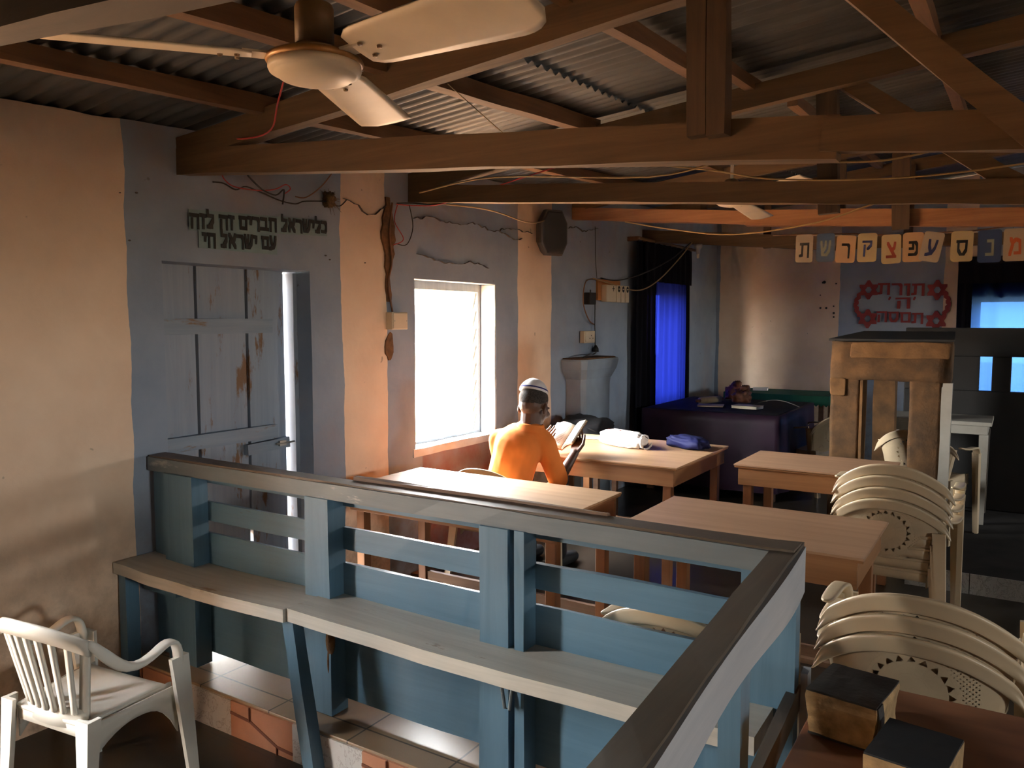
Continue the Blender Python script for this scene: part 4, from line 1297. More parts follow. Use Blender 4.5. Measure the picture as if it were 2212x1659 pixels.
def flat_book(label, loc, rz, w, d, h, m):
    b = thing('thin_book', label, 'book', loc, rz)
    mb = MB(); mb.box((-w / 2, -d / 2, 0.0015), (w / 2, d / 2, h), 0.002); mb.build('pages', M['paper'], b)
    mb = MB(); mb.box((-w / 2 - 0.004, -d / 2 - 0.004, h + 0.0003), (w / 2 + 0.004, d / 2 + 0.004, h + 0.004), 0.001); mb.build('cover', m, b)
flat_book('cream book lying at the front of the purple table', (-2.16, 7.62, Z), R(-8), 0.25, 0.16, 0.026, M['card_white'])
flat_book('open tan booklet under the parchment roll on the purple table', (-2.52, 7.62, Z), R(14), 0.24, 0.17, 0.012, M['scroll'])
def figure(label, loc, h, seed):
    f = thing('carved_figure', label, 'ornament', loc)
    lump(bagf((0, 0, h * 0.36), (0.085, 0.07, h * 0.40), 0.45, 2.6, seed), 28, 18).build('body', M['brown_figure'], f, True)
    lump(bagf((0.03, 0.01, h * 0.84), (0.045, 0.04, h * 0.16), 0.4, 3.0, seed + 7, 0.0), 20, 12).build('head', M['brown_figure'], f, True)
figure('round brown carved lump nearest the green cloth', (-2.33, 8.02, Z), 0.19, 1)
figure('taller brown carved lump behind the round one', (-2.50, 8.30, Z), 0.21, 2)
mb = MB(); mb.tube([(-0.22 + 0.44 * k / 12, 0.0, 0.004 + 0.055 * math.sin(math.pi * k / 12)) for k in range(13)], 0.004, 6)
tag(mb.build('wire_hoop', M['steel'], loc=(-1.98, 7.98, Z), smooth=True), 'thin pale wire hoop standing on the purple table', 'hoop')

gt = thing('green_table', 'small table covered in dark green cloth behind the purple table', 'table', (-2.20, 9.12, 0))
mb = MB(); mb.box((-0.52, -0.30, 0.80), (0.52, 0.30, 0.825), 0.004); mb.build('table_top', M['plank'], gt)
for a in (-0.47, 0.47):
    for b_ in (-0.25, 0.25):
        mb = MB(); mb.box((a - 0.025, b_ - 0.025, 0), (a + 0.025, b_ + 0.025, 0.799)); mb.build('leg', M['plank'], gt)
mb = MB(); mb.grid(lambda u, v: (-0.56 + 1.12 * u, -0.34 + 0.68 * v, 0.835), 10, 10, thick=(0, 0, 0.004))
n = 22
for k in range(n):
    a = -0.56 + 1.12 * k / n
    b_ = a + 1.12 / n
    mb.poly([(a, -0.341, 0.837), (b_, -0.341, 0.837), (b_, -0.344, 0.75), ((a + b_) / 2, -0.345, 0.725), (a, -0.344, 0.75)])
for k in range(12):
    a = -0.34 + 0.68 * k / 12
    b_ = a + 0.68 / 12
    mb.poly([(0.561, a, 0.837), (0.561, b_, 0.837), (0.564, b_, 0.75), (0.565, (a + b_) / 2, 0.725), (0.564, a, 0.75)])
tag(mb.build('green_cloth', M['green'], loc=(-2.20, 9.12, 0)), 'dark green cloth with scalloped edge behind the purple table', 'tablecloth')
flat_book('small white box on the green cloth', (-2.45, 9.15, 0.840), R(10), 0.16, 0.09, 0.03, M['paper'])

# ------------------------------------------------------------------ mud-plastered enclosure on the dais
en = thing('mud_enclosure', 'ochre mud-plastered pillar frame with window opening and black top beside the reading tables', 'enclosure', (-0.70, 5.75, 0))
def mudbox(a, b, name, m, parent, wob=0.010):
    mb = MB()
    ax = [(a[k], b[k]) for k in range(3)]
    nx, ny, nz = (max(2, int((b[k] - a[k]) / 0.06)) for k in range(3))
    bm = mb.bm
    bmesh.ops.create_cube(bm, size=1.0)
    bmesh.ops.subdivide_edges(bm, edges=bm.edges[:], cuts=7, use_grid_fill=True)
    c = Vector([(a[k] + b[k]) / 2 for k in range(3)])
    d = Vector([b[k] - a[k] for k in range(3)])
    for v in bm.verts:
        p = Vector((c.x + v.co.x * d.x, c.y + v.co.y * d.y, c.z + v.co.z * d.z))
        cn = sum(1 for q in v.co if abs(q) > 0.49)
        p += Vector((noise.noise(p * 7), noise.noise(p * 7 + Vector((9, 0, 0))), noise.noise(p * 7 + Vector((0, 9, 0))))) * wob
        if cn >= 2: p += (c - p).normalized() * 0.006
        v.co = p - Vector((-0.70, 5.75, 0))
    return mb.build(name, m, parent, True)
mudbox((-1.055, 5.68, 0.004), (-0.865, 5.86, 1.26), 'pillar', M['mud'], en)
mudbox((-0.575, 5.68, 0.126), (-0.385, 5.86, 1.26), 'pillar', M['mud'], en)
mudbox((-1.062, 5.675, 1.235), (-0.338, 5.87, 1.49), 'lintel', M['mud'], en)
mudbox((-0.93, 5.664, 1.385), (-0.35, 5.68, 1.488), 'clay_daub', M['mud_face'], en, 0.012)
mudbox((-1.058, 5.668, 1.13), (-0.955, 5.682, 1.24), 'clay_daub', M['mud_face'], en, 0.012)
mb = MB(); mb.timber((-0.365 + 0.70, -0.045, 0.125), (-0.362 + 0.70, -0.045, 1.235), 0.05, 0.06, 0.005, 0.12, 2, side=(0, 1, 0))
mb.build('corner_batten', M['table_white'], en)
mb = MB(); mb.timber((-0.855 + 0.70, -0.02, 0.125), (-0.855 + 0.70, -0.02, 1.235), 0.16, 0.018, 0.004, 0.12, 3, side=(0, 1, 0))
mb.build('jamb_board', M['mud_face'], en)
mb = MB(); mb.timber((-0.83 + 0.70, 0.85, 0.124), (-0.83 + 0.70, 0.85, 1.45), 0.12, 0.15, 0.01, 0.12, 4, side=(0, 1, 0))
mb.build('pillar', M['mud'], en)
mb = MB(); mb.grid(lambda u, v: (-0.37 + 0.74 * u * (1 - 0.15 * v) + 0.05 * v, -0.09 + 1.1 * v, 1.494 + 0.040 * v), 6, 6, thick=(0, 0, 0.014))
mb.build('black_top', M['black'], en)

bs = thing('black_balustrade', 'black balustrade across the dais with openings showing the blue end window', 'balustrade', (0.6, 7.35, 0.122))
def bl(a, b, name):
    mb = MB()
    mb.box((a[0] - 0.6, a[1] - 7.35, a[2] - 0.122), (b[0] - 0.6, b[1] - 7.35, b[2] - 0.122), 0.006)
    return mb.build(name, M['black'], bs)
bl((-0.78, 7.30, 1.345), (2.2, 7.42, 1.572), 'top_rail')
bl((-0.78, 7.31, 0.125), (2.2, 7.41, 1.07), 'solid_base')
for a, b in ((-0.78, -0.246), (-0.16, -0.03), (0.10, 0.28), (0.40, 0.58), (0.70, 0.9), (1.02, 1.2), (1.32, 1.5), (1.62, 1.8), (1.92, 2.2)):
    bl((a, 7.312, 1.0705), (b, 7.408, 1.3445), 'baluster')

wt_ = thing('white_table', 'grey white plastic table standing behind the mud pillar on the dais', 'table', (-0.50, 6.98, 0.122))
mb = MB(); mb.box((-0.37, -0.26, 0.735), (0.37, 0.26, 0.765), 0.006); mb.build('table_top', M['table_white'], wt_)
mb = MB(); mb.box((-0.345, -0.245, 0.67), (0.345, 0.245, 0.7345), 0.004); mb.build('apron', M['table_white'], wt_)
for a in (-0.32, 0.32):
    for b_ in (-0.215, 0.215):
        mb = MB(); mb.loft([[(a - w, b_ - w, z), (a + w, b_ - w, z), (a + w, b_ + w, z), (a - w, b_ + w, z)] for z, w in ((0.001, 0.022), (0.669, 0.03))]); mb.build('leg', M['table_white'], wt_)

# ------------------------------------------------------------------ curtains
def curtain(name, label, P, w, z0, z1, folds, amp, m, group=None, top_rod=None):
    c = thing(name, label, 'curtain', P(0, 0), 0, group)
    o = Vector(P(0, 0))
    mb = MB()
    def f(u, v):
        z = z0 + (z1 - z0) * v
        g = 0.75 + 0.25 * (1 - v)
        a = amp * g * (math.sin(u * folds * 2 * math.pi) + 0.45 * math.sin(u * folds * 3.7 * math.pi + 1.0)) + 0.012 * noise.noise(Vector((u * 5, v * 2, w)))
        p = Vector(P(u * w + 0.01 * math.sin(v * 5 + u * 20) * (1 - v), a))
        return Vector((p.x, p.y, z)) - Vector((o.x, o.y, o.z))
    mb.grid(f, 120, 16)
    mb.build('cloth', m, c, True)
    return c
PL = lambda u, a: (WX + 0.10 + a, 7.22 + u, 0.0)
c1 = curtain('curtain', 'royal blue curtain glowing in front of the long wall window', lambda u, a: (WX + 0.085 + a, 7.62 + u, 0.0), 0.98, 0.45, 2.38, 6, 0.020, M['voile'])
c2 = curtain('curtain', 'black curtain gathered at the near side of the blue curtain', lambda u, a: (WX + 0.085 + a, 7.16 + u, 0.0), 0.50, 0.45, 2.40, 5, 0.020, M['voile_dark'])
curtain('valance', 'black strip of cloth across the top of the blue curtain', lambda u, a: (WX + 0.125 + a, 7.30 + u, 0.0), 1.32, 2.02, 2.40, 9, 0.014, M['voile_dark'])
curtain('curtain', 'black curtain edge beyond the blue curtain', lambda u, a: (WX + 0.10 + a, 8.50 + u, 0.0), 0.14, 0.45, 2.37, 2, 0.016, M['voile_dark'])
rd = thing('curtain_rod', 'wooden rod over the blue curtain', 'rod', (WX + 0.13, 7.12, 2.415))
mb = MB(); mb.tube([(0, 0, 0), (0, 1.56, 0)], 0.015, 10); mb.build('pole', M['beam_y'], rd, True)
mb = MB(); mb.box((-0.13, 0.02, -0.02), (-0.015, 0.05, 0.02)); mb.build('bracket', M['plank'], rd)
mb = MB(); mb.box((-0.13, 1.48, -0.02), (-0.015, 1.51, 0.02)); mb.build('bracket', M['plank'], rd)
curtain('curtain', 'blue curtain glowing in the end wall window', lambda u, a: (-0.50 + u, BY - 0.10 + a, 0.0), 1.4, 0.60, 2.12, 5, 0.012, M['voile_pale'], 'end window curtains')
curtain('curtain', 'black curtain drawn over the head and side of the end window', lambda u, a: (-0.56 + u, BY - 0.14 + a, 0.0), 0.14, 0.60, 2.30, 2, 0.014, M['voile_dark'], 'end window curtains')
curtain('valance', 'dark cloth hanging over the upper end window', lambda u, a: (-0.56 + u, BY - 0.16 + a, 0.0), 1.55, 2.02, 2.30, 9, 0.010, M['voile_dark'])
curtain('valance', 'navy half curtain dimming the top of the end window', lambda u, a: (-0.45 + u, BY - 0.075 + a, 0.0), 1.30, 1.865, 2.06, 8, 0.008, M['voile'])

# ------------------------------------------------------------------ fittings on the long wall
sk = thing('wall_speaker', 'black eight-sided loudspeaker hung high on the cream band', 'speaker', (WX + 0.085, 5.49, 2.31), R(-24))
# tilted forward octagon, face looks along local +X
oct_ = [(-0.075, -0.175), (0.075, -0.175), (0.125, -0.08), (0.125, 0.08), (0.075, 0.175), (-0.075, 0.175), (-0.125, 0.08), (-0.125, -0.08)]
mb = MB(); mb.loft([[(x, y * s_, z * s_) for y, z in oct_] for x, s_ in ((-0.045, 0.8), (0.02, 1.0), (0.06, 1.0), (0.066, 0.97))]); mb.build('cabinet', M['speaker_edge'], sk)
mb = MB(); mb.loft([[(x, y * s_, z * s_) for y, z in oct_] for x, s_ in ((0.0665, 0.92), (0.075, 0.86))]); mb.build('grille', M['charcoal'], sk)
mb = MB(); mb.box((-0.10, -0.02, -0.02), (-0.046, 0.02, 0.02)); mb.build('bracket', M['black'], sk)

jb = thing('junction_box', 'cream switch box where the wires meet beside the bright window', 'junction box', (WX + 0.002, 3.722, 1.625))
mb = MB(); mb.box((0, -0.072, -0.052), (0.05, 0.072, 0.052), 0.004); mb.build('box', M['socket'], jb)
mb = MB(); mb.box((0.0505, -0.065, -0.046), (0.055, 0.065, 0.046), 0.002); mb.build('cover', M['socket'], jb)
mb = MB()
for y in (-0.055, 0.055): mb.ell((0.056, y, 0.0), (0.002, 0.004, 0.004), seg=8)
mb.build('screw', M['steel'], jb)
ws = thing('socket_box', 'small cream socket below the breaker board', 'socket', (WX + 0.002, 6.27, 1.487))
mb = MB(); mb.box((0, -0.10, -0.052), (0.045, 0.10, 0.052), 0.004); mb.build('box', M['socket'], ws)
mb = MB(); mb.box((0.0455, -0.085, -0.044), (0.05, 0.085, 0.044), 0.002); mb.build('cover', M['socket'], ws)
mb = MB()
for y, z in ((0.02, 0.012), (-0.01, -0.012), (0.05, -0.012)): mb.box((0.0502, y - 0.006, z - 0.004), (0.051, y + 0.006, z + 0.004))
mb.build('pin_hole', M['black'], ws)
bo = thing('breaker_board', 'orange wooden board with four ivory breakers beside the blue curtain', 'breaker board', (WX + 0.002, 6.75, 1.885))
mb = MB(); mb.box((0, -0.34, -0.075), (0.022, 0.24, 0.125), 0.003); mb.build('backing_board', M['board'], bo)
mb = MB(); mb.box((0.0225, -0.26, -0.088), (0.075, -0.005, 0.072), 0.004); mb.build('breaker', M['breaker'], bo)
for k in range(3):
    a = 0.002 + 0.105 * k
    mb = MB(); mb.box((0.0225, a, -0.090), (0.078 + 0.004 * k, a + 0.098, 0.074), 0.004); q_ = mb.build('breaker', M['breaker'], bo)
    mb = MB(); mb.lathe([(0.0005, 0.0), (0.030, 0.0), (0.030, 0.0015), (0.0005, 0.0018)], n=20)
    mb.xf(Matrix.Translation((0.0785 + 0.004 * k, a + 0.05, 0.038)) @ Matrix.Rotation(R(90), 4, 'Y')); mb.build('dial_mark', M['black'], q_)
    mb = MB(); mb.box((0.0805 + 0.004 * k, a + 0.03, 0.034), (0.0815 + 0.004 * k, a + 0.07, 0.042)); mb.build('switch_mark', M['breaker'], q_)
    mb = MB(); mb.box((0.0785 + 0.004 * k, a + 0.035, -0.05), (0.080 + 0.004 * k, a + 0.065, -0.005)); mb.build('lever', M['socket'], q_)
mb = MB(); mb.box((0.0755, -0.115, 0.034), (0.077, -0.055, 0.042)); mb.box((0.0755, -0.089, 0.012), (0.077, -0.081, 0.062)); mb.build('cross_mark', M['black'], bo)
bo.scale = (1, 0.82, 0.95)
pa = thing('power_adapter', 'black power adapter hanging by the breaker board', 'adapter', (WX + 0.004, 6.30, 1.825))
mb = MB(); mb.box((0, -0.065, -0.055), (0.06, 0.055, 0.05), 0.006); mb.build('body', M['black'], pa)
mb = MB(); mb.tube([(0.03, 0, 0.05), (0.03, 0.0, 0.075)], 0.007, 8); mb.build('cord_grip', M['wire_black'], pa)
pg = thing('plug', 'black plug hanging on its lead above the pedestal', 'plug', (WX + 0.03, 6.42, 1.352))
mb = MB(); mb.lathe([(0.001, 0), (0.03, 0.0), (0.026, 0.03), (0.008, 0.06), (0.001, 0.06)], n=16); mb.build('body', M['wire_black'], pg, True)
mb = MB(); mb.tube([(0, -0.01, 0.058), (0.0, -0.02, 0.25), (-0.01, 0.0, 0.45)], 0.004, 6); mb.build('lead', M['wire_black'], pg, True)
bh = thing('bulb_holder', 'pale bulb holder under the last beam near the corner of the end wall', 'bulb holder', (-2.62, 7.46, 2.36))
mb = MB(); mb.lathe([(0.001, -0.09), (0.02, -0.088), (0.022, -0.05), (0.038, -0.03), (0.04, 0.0), (0.001, 0.002)], n=20); mb.build('body', M['steel'], bh, True)
mb = MB(); mb.lathe([(0.001, -0.135), (0.012, -0.13), (0.014, -0.092), (0.001, -0.0905)], n=16); mb.build('pin_ring', M['socket'], bh, True)
ne = thing('mud_nest', 'small grassy nest stuck on the wall above the inscription', 'nest', (WX + 0.012, 3.185, 2.282))
lump(bagf((0, 0, 0), (0.03, 0.038, 0.042), 0.35, 4, 5, 0.0), 20, 14).build('mud_body', M['nest'], ne, True)
mb = MB()
rr = random.Random(4)
for k in range(26):
    a = rr.uniform(0, 6.28)
    L = rr.uniform(0.045, 0.085)
    mb.tube([(rr.uniform(-0.01, 0.02), 0.01 * math.cos(a), 0.01 * math.sin(a)), (rr.uniform(0.0, 0.03), L * math.cos(a), L * math.sin(a) - 0.01)], 0.0011, 4)
mb.build('grass_stalk', M['nest'], ne)

# ------------------------------------------------------------------ cables
def cable(label, pts, r, m, group='loose electric wires', name='wire', sm=5):
    P = [Vector(p) for p in pts]
    out_ = []
    for k in range(len(P) - 1):
        a, b = P[max(0, k - 1)], P[k]
        c, d = P[k + 1], P[min(len(P) - 1, k + 2)]
        for j in range(sm):
            t_ = j / sm
            out_.append(0.5 * ((2 * b) + (c - a) * t_ + (2 * a - 5 * b + 4 * c - d) * t_ * t_ + (3 * b - a - 3 * c + d) * t_ ** 3))
    out_.append(P[-1])
    o = P[0].copy()
    mb = MB(); mb.tube([p - o for p in out_], r, 6)
    return tag(mb.build(name, m, loc=o, smooth=True), label, 'wire', group)
wx = WX + 0.016
cable('tan cable sagging along the whole front of the second beam', [(-3.10, 3.84, 2.40), (-2.55, 3.84, 2.44), (-1.60, 3.80, 2.345), (-1.20, 3.80, 2.385), (-0.95, 3.80, 2.355), (-0.72, 3.80, 2.325), (-0.45, 3.80, 2.315), (-0.05, 3.80, 2.385), (0.4, 3.80, 2.45)], 0.005, M['wire_tan'])
cable('thinner tan cable looping below the first tan cable at the second beam', [(-1.90, 3.83, 2.47), (-1.30, 3.82, 2.352), (-1.02, 3.82, 2.285), (-0.65, 3.82, 2.245), (-0.25, 3.82, 2.235), (0.3, 3.82, 2.27)], 0.0045, M['wire_tan'])
cable('pale cable swagging under the orange third beam', [(-2.70, 5.95, 2.42), (-2.30, 5.96, 2.335), (-1.82, 5.95, 2.268), (-1.24, 5.95, 2.315), (-0.77, 5.95, 2.435), (-0.35, 5.95, 2.405), (0.1, 5.95, 2.44)], 0.006, M['wire_tan'])
cable('red wire looping from the first rafter up past the fan', [(-3.02, 2.30, 2.42), (-2.72, 2.25, 2.375), (-2.52, 2.2, 2.375), (-2.25, 2.0, 2.40), (-1.95, 1.8, 2.46), (-1.60, 1.62, 2.54)], 0.0035, M['wire_red'])
cable('yellow cable hanging from the sheets above the fan', [(-1.72, 2.05, 2.66), (-1.66, 2.0, 2.60), (-1.60, 1.98, 2.53), (-1.52, 1.98, 2.47)], 0.004, M['wire_tan'])
cable('thin string hanging beside the orange purlin', [(-1.95, 2.60, 2.56), (-1.93, 2.75, 2.50), (-1.86, 2.9, 2.40), (-1.80, 3.0, 2.33)], 0.002, M['wire_tan'])
cable('black wire looping along the wall above the inscription', [(wx, 2.44, 2.27), (wx, 2.50, 2.272), (wx + 0.01, 2.56, 2.25), (wx, 2.63, 2.275), (wx + 0.01, 2.72, 2.255), (wx, 2.84, 2.235), (wx + 0.01, 2.93, 2.228), (wx, 3.0, 2.25), (wx + 0.01, 3.09, 2.262), (wx, 3.18, 2.27), (wx + 0.01, 3.25, 2.255), (wx, 3.32, 2.30)], 0.0035, M['wire_black'])
cable('red wire tangled with the black wire above the inscription', [(wx + 0.01, 2.48, 2.32), (wx + 0.012, 2.50, 2.285), (wx + 0.012, 2.56, 2.262), (wx + 0.014, 2.70, 2.265), (wx + 0.014, 2.80, 2.285), (wx + 0.012, 2.87, 2.318), (wx + 0.012, 2.90, 2.30), (wx + 0.012, 2.86, 2.27)], 0.003, M['wire_red'])
cable('brown wire curving down from the first beam to the tangle', [(wx + 0.04, 3.18, 2.43), (wx + 0.03, 3.10, 2.34), (wx + 0.02, 3.0, 2.27), (wx + 0.015, 2.93, 2.265)], 0.0035, M['wire_brown'])
cable('short black wire hanging from the first beam onto the tangle', [(wx + 0.05, 2.60, 2.32), (wx + 0.03, 2.70, 2.27), (wx + 0.014, 2.80, 2.255), (wx + 0.014, 2.855, 2.29), (wx + 0.014, 2.845, 2.215)], 0.004, M['wire_black'])
cable('black cable bundle leaving the wall corner along the second beam', [(wx + 0.01, 3.74, 2.33), (wx + 0.02, 3.86, 2.345), (wx + 0.08, 4.02, 2.352), (wx + 0.3, 4.0, 2.36), (wx + 0.62, 3.98, 2.41)], 0.006, M['wire_black'])
cable('red wire leaving the wall corner along the second beam', [(wx + 0.01, 3.73, 2.325), (wx + 0.03, 3.9, 2.335), (wx + 0.2, 3.96, 2.345), (wx + 0.8, 3.86, 2.42), (wx + 1.1, 3.86, 2.47)], 0.004, M['wire_red'])
cable('tan wire leaving the wall corner toward the speaker', [(wx + 0.02, 3.9, 2.36), (wx + 0.2, 4.4, 2.36), (wx + 0.2, 4.9, 2.33), (wx + 0.1, 5.3, 2.38), (wx + 0.06, 5.55, 2.46)], 0.005, M['wire_tan'])
cable('brown wire running down the gouged wall into the cream switch box', [(wx + 0.004, 3.70, 2.33), (wx + 0.006, 3.67, 2.15), (wx + 0.004, 3.69, 1.98), (wx + 0.006, 3.655, 1.85), (wx + 0.004, 3.69, 1.68)], 0.006, M['wire_brown'])
cable('red wire loose at the top of the gouge', [(wx + 0.01, 3.74, 2.32), (wx + 0.02, 3.70, 2.22), (wx + 0.03, 3.77, 2.12), (wx + 0.01, 3.70, 2.08)], 0.003, M['wire_red'])
cable('black wire hanging in a loop beside the gouge', [(wx + 0.02, 3.84, 2.33), (wx + 0.03, 3.86, 2.2), (wx + 0.03, 3.80, 2.09), (wx + 0.01, 3.72, 2.09)], 0.003, M['wire_black'])
cable('thin string dropping from the speaker side to the breaker board', [(wx, 6.42, 2.46), (wx - 0.004, 6.44, 2.2), (wx, 6.46, 2.01)], 0.003, M['wire_black'])
cable('black cable swinging from the breaker board up to the last beam', [(wx + 0.02, 6.50, 2.01), (wx + 0.03, 6.85, 2.005), (wx + 0.15, 7.15, 2.08), (wx + 0.35, 7.35, 2.22), (wx + 0.5, 7.47, 2.38)], 0.006, M['wire_black'])
cable('tan cable drooping from the last beam in front of the blue curtain to the breakers', [(-2.68, 7.46, 2.38), (-2.80, 7.42, 2.22), (-2.95, 7.32, 2.03), (-3.06, 7.18, 1.93), (-3.13, 6.98, 1.925), (-3.15, 6.6, 1.97), (-3.18, 6.35, 2.0)], 0.006, M['wire_tan'])
cable('brown cable bowing out from the breaker board down to the socket', [(wx, 6.40, 2.0), (wx + 0.01, 6.23, 1.97), (wx + 0.02, 6.16, 1.85), (wx + 0.02, 6.18, 1.74), (wx + 0.01, 6.30, 1.63), (wx, 6.42, 1.595)], 0.006, M['wire_brown'])
cable('black lead lying along the top of the pedestal', [(WX + 0.12, 6.0, 1.322), (WX + 0.10, 6.15, 1.335), (WX + 0.06, 6.3, 1.332), (WX + 0.04, 6.41, 1.345)], 0.005, M['wire_black'])

# gouge torn into the plaster, cracks: parts of the wall
def wallpatch(name, pts, m, dx=0.002, parent=None, th=0.003):
    mb = MB()
    n = len(pts)
    mb.loft([[(WX + dx + d_, y, z) for y, z in pts] for d_ in (-0.02, th)])
    return mb.build(name, m, parent or wall_left)
rr = random.Random(11)
L_, R_ = [], []
for k in range(16):
    z = 2.36 - 0.62 * k / 15
    w = 0.045 * (0.25 + math.sin(math.pi * min(1, k / 11)) ** 1.5) if k < 12 else 0.012
    L_.append((3.665 - w * 0.7 + rr.uniform(-0.012, 0.012), z))
    R_.append((3.680 + w + rr.uniform(-0.012, 0.012), z))
wallpatch('gouge', L_ + R_[::-1], M['gouge'], 0.006)
pts = []
for k in range(14):
    a = 2 * math.pi * k / 14
    pts.append((3.675 + 0.038 * math.cos(a) * rr.uniform(0.7, 1.1), 1.47 + 0.09 * math.sin(a) * rr.uniform(0.8, 1.1)))
wallpatch('gouge', pts, M['gouge'], 0.006)
def crack(pts, w=0.0028):
    mb = MB()
    rr = random.Random(len(pts) * 7)
    P = []
    for (y0, z0), (y1, z1) in zip(pts, pts[1:]):
        n = max(2, int(abs(y1 - y0) / 0.03))
        for k in range(n): P.append((y0 + (y1 - y0) * k / n + rr.uniform(-0.006, 0.006), z0 + (z1 - z0) * k / n + rr.uniform(-0.011, 0.011)))
    P.append(pts[-1])
    for (y0, z0), (y1, z1) in zip(P, P[1:]):
        d = Vector((0, y1 - y0, z1 - z0)).normalized() * w * rr.uniform(0.3, 1.0)
        n_ = Vector((0, -d.z, d.y)) * 0.5
        a, b = Vector((WX + 0.012, y0, z0)), Vector((WX + 0.012, y1, z1))
        mb.loft([[a - n_, a + n_, a + n_ - Vector((0.02, 0, 0)), a - n_ - Vector((0.02, 0, 0))], [b - n_, b + n_, b + n_ - Vector((0.02, 0, 0)), b - n_ - Vector((0.02, 0, 0))]])
    return mb.build('crack', M['crack'], wall_left)
crack([(3.30, 2.30), (3.42, 2.275), (3.50, 2.235), (3.62, 2.28), (3.66, 2.31)])
crack([(3.93, 2.265), (4.10, 2.29), (4.35, 2.265), (4.55, 2.30), (4.80, 2.27), (5.05, 2.31), (5.35, 2.30)])
crack([(4.90, 2.27), (5.10, 2.24), (5.20, 2.25)])
crack([(5.85, 2.39), (6.05, 2.42), (6.2, 2.40), (6.5, 2.45)])
crack([(3.95, 2.04), (4.1, 2.02), (4.3, 2.01), (4.55, 2.03), (4.75, 2.0)])

# ------------------------------------------------------------------ lettering
G = {
 'א': (.80, [[(.10, .98), (.72, .03)], [(.70, .98), (.62, .66), (.48, .52)], [(.12, .03), (.14, .36), (.30, .62)]]),
 'ב': (.78, [[(.05, .90), (.58, .90), (.58, .08)], [(0, .08), (.76, .08)]]),
 'ה': (.76, [[(0, .90), (.68, .90), (.68, .0)], [(.12, .58), (.10, .0)]]),
 'ו': (.30, [[(0, .90), (.24, .90), (.22, .0)]]),
 'ז': (.46, [[(0, .92), (.44, .88)], [(.26, .90), (.24, .0)]]),
 'ח': (.78, [[(.02, .90), (.70, .90), (.70, .0)], [(.12, .90), (.12, .0)]]),
 'י': (.34, [[(0, .92), (.28, .90), (.22, .48)]]),
 'כ': (.62, [[(.05, .90), (.46, .90), (.56, .74), (.56, .26), (.46, .08), (0, .08)]]),
 'ל': (.62, [[(.04, 1.26), (.06, .90), (.54, .90), (.54, .55), (.20, .04)], [(.05, .06), (.42, .06)]]),
 'ם': (.76, [[(0, .90), (.68, .90), (.66, .08), (.10, .08), (.08, .90)]]),
 'מ': (.80, [[(.06, .96), (.20, .66), (.02, .0)], [(.16, .70), (.40, .92), (.66, .80), (.70, .08), (.36, .08)]]),
 'נ': (.50, [[(.10, .90), (.42, .90), (.42, .08), (0, .08)]]),
 'ס': (.76, [[(0, .90), (.68, .90), (.66, .34), (.48, .06), (.26, .06), (.08, .34), (.08, .90)]]),
 'ע': (.74, [[(.66, .98), (.60, .52), (.40, .14), (0, .02)], [(.08, .98), (.16, .58), (.36, .16)]]),
 'פ': (.70, [[(.06, .48), (.32, .48), (.30, .90)], [(.05, .90), (.50, .90), (.62, .74), (.62, .24), (.50, .08), (.02, .08)]]),
 'צ': (.74, [[(.06, .98), (.60, .08)], [(.64, .98), (.58, .66), (.38, .48)], [(.66, .06), (0, .06)]]),
 'ק': (.74, [[(0, .90), (.66, .90), (.64, .58), (.38, .26)], [(.12, .56), (.10, -.30)]]),
 'ר': (.66, [[(0, .90), (.46, .90), (.58, .76), (.58, .0)]]),
 'ש': (.86, [[(.02, .98), (.12, .08), (.46, .06), (.70, .36), (.78, .98)], [(.40, .98), (.38, .60), (.12, .24)]]),
 'ת': (.80, [[(.04, .90), (.72, .90), (.72, .0)], [(.20, .90), (.18, .10), (0, .06)]]),
}
LAY = [0]
def nib(mb, a, b, w, h, F):
    """stroke of a broad nib from a to b: hull of two nib rectangles, mapped by F(u,v,layer)"""
    (x0, y0), (x1, y1) = a, b
    pts = [(x + sx_ * w / 2, y + sy * h / 2) for x, y in (a, b) for sx_ in (-1, 1) for sy in (-1, 1)]
    pts = sorted(set(pts))
    def half(p):
        o = []
        for q in p:
            while len(o) > 1 and (o[-1][0] - o[-2][0]) * (q[1] - o[-2][1]) - (o[-1][1] - o[-2][1]) * (q[0] - o[-2][0]) <= 1e-9: o.pop()
            o.append(q)
        return o
    hull = half(pts)[:-1] + half(pts[::-1])[:-1]
    LAY[0] = (LAY[0] + 1) % 12
    d_ = 0.0012 + 0.00016 * LAY[0]
    mb.loft([[F(x, y, 0.0) for x, y in hull], [F(x, y, d_) for x, y in hull]])
def write(mb, text, u0, u1, v0, v1, h, F, nw=0.16, nh=0.20, gap=0.16, space=0.45):
    """text given left to right as seen; fills u0..u1, baseline from v0 to v1"""
    tot = sum((G[c][0] + gap) if c != ' ' else space for c in text) - gap
    k = (u1 - u0) / tot
    x = 0.0
    for c in text:
        if c == ' ':
            x += space
            continue
        w, st = G[c]
        vb = v0 + (v1 - v0) * (x / tot)
        for s_ in st:
            for a, b in zip(s_, s_[1:]):
                nib(mb, (u0 + (x + a[0] + nw / 2) * k, vb + a[1] * h), (u0 + (x + b[0] + nw / 2) * k, vb + b[1] * h), nw * k, nh * h, F)
        x += w + gap
FL = lambda u, v, d: (WX + 0.013 + d, u, v)
mb = MB()
mb.grid(lambda u, v: (WX + 0.0095, 2.31 + 0.86 * u, 2.036 + 0.095 * v + 0.050 * u - 0.012 * u * v), 10, 2, thick=(0.001, 0, 0))
mb.build('painted_patch', M['green_patch'], wall_left)
mb = MB()
mb.grid(lambda u, v: (WX + 0.009, 2.36 + 0.46 * u, 1.960 + 0.10 * v), 8, 2, thick=(0.001, 0, 0))
mb.build('painted_patch', M['green_patch'], wall_left)
mb = MB()
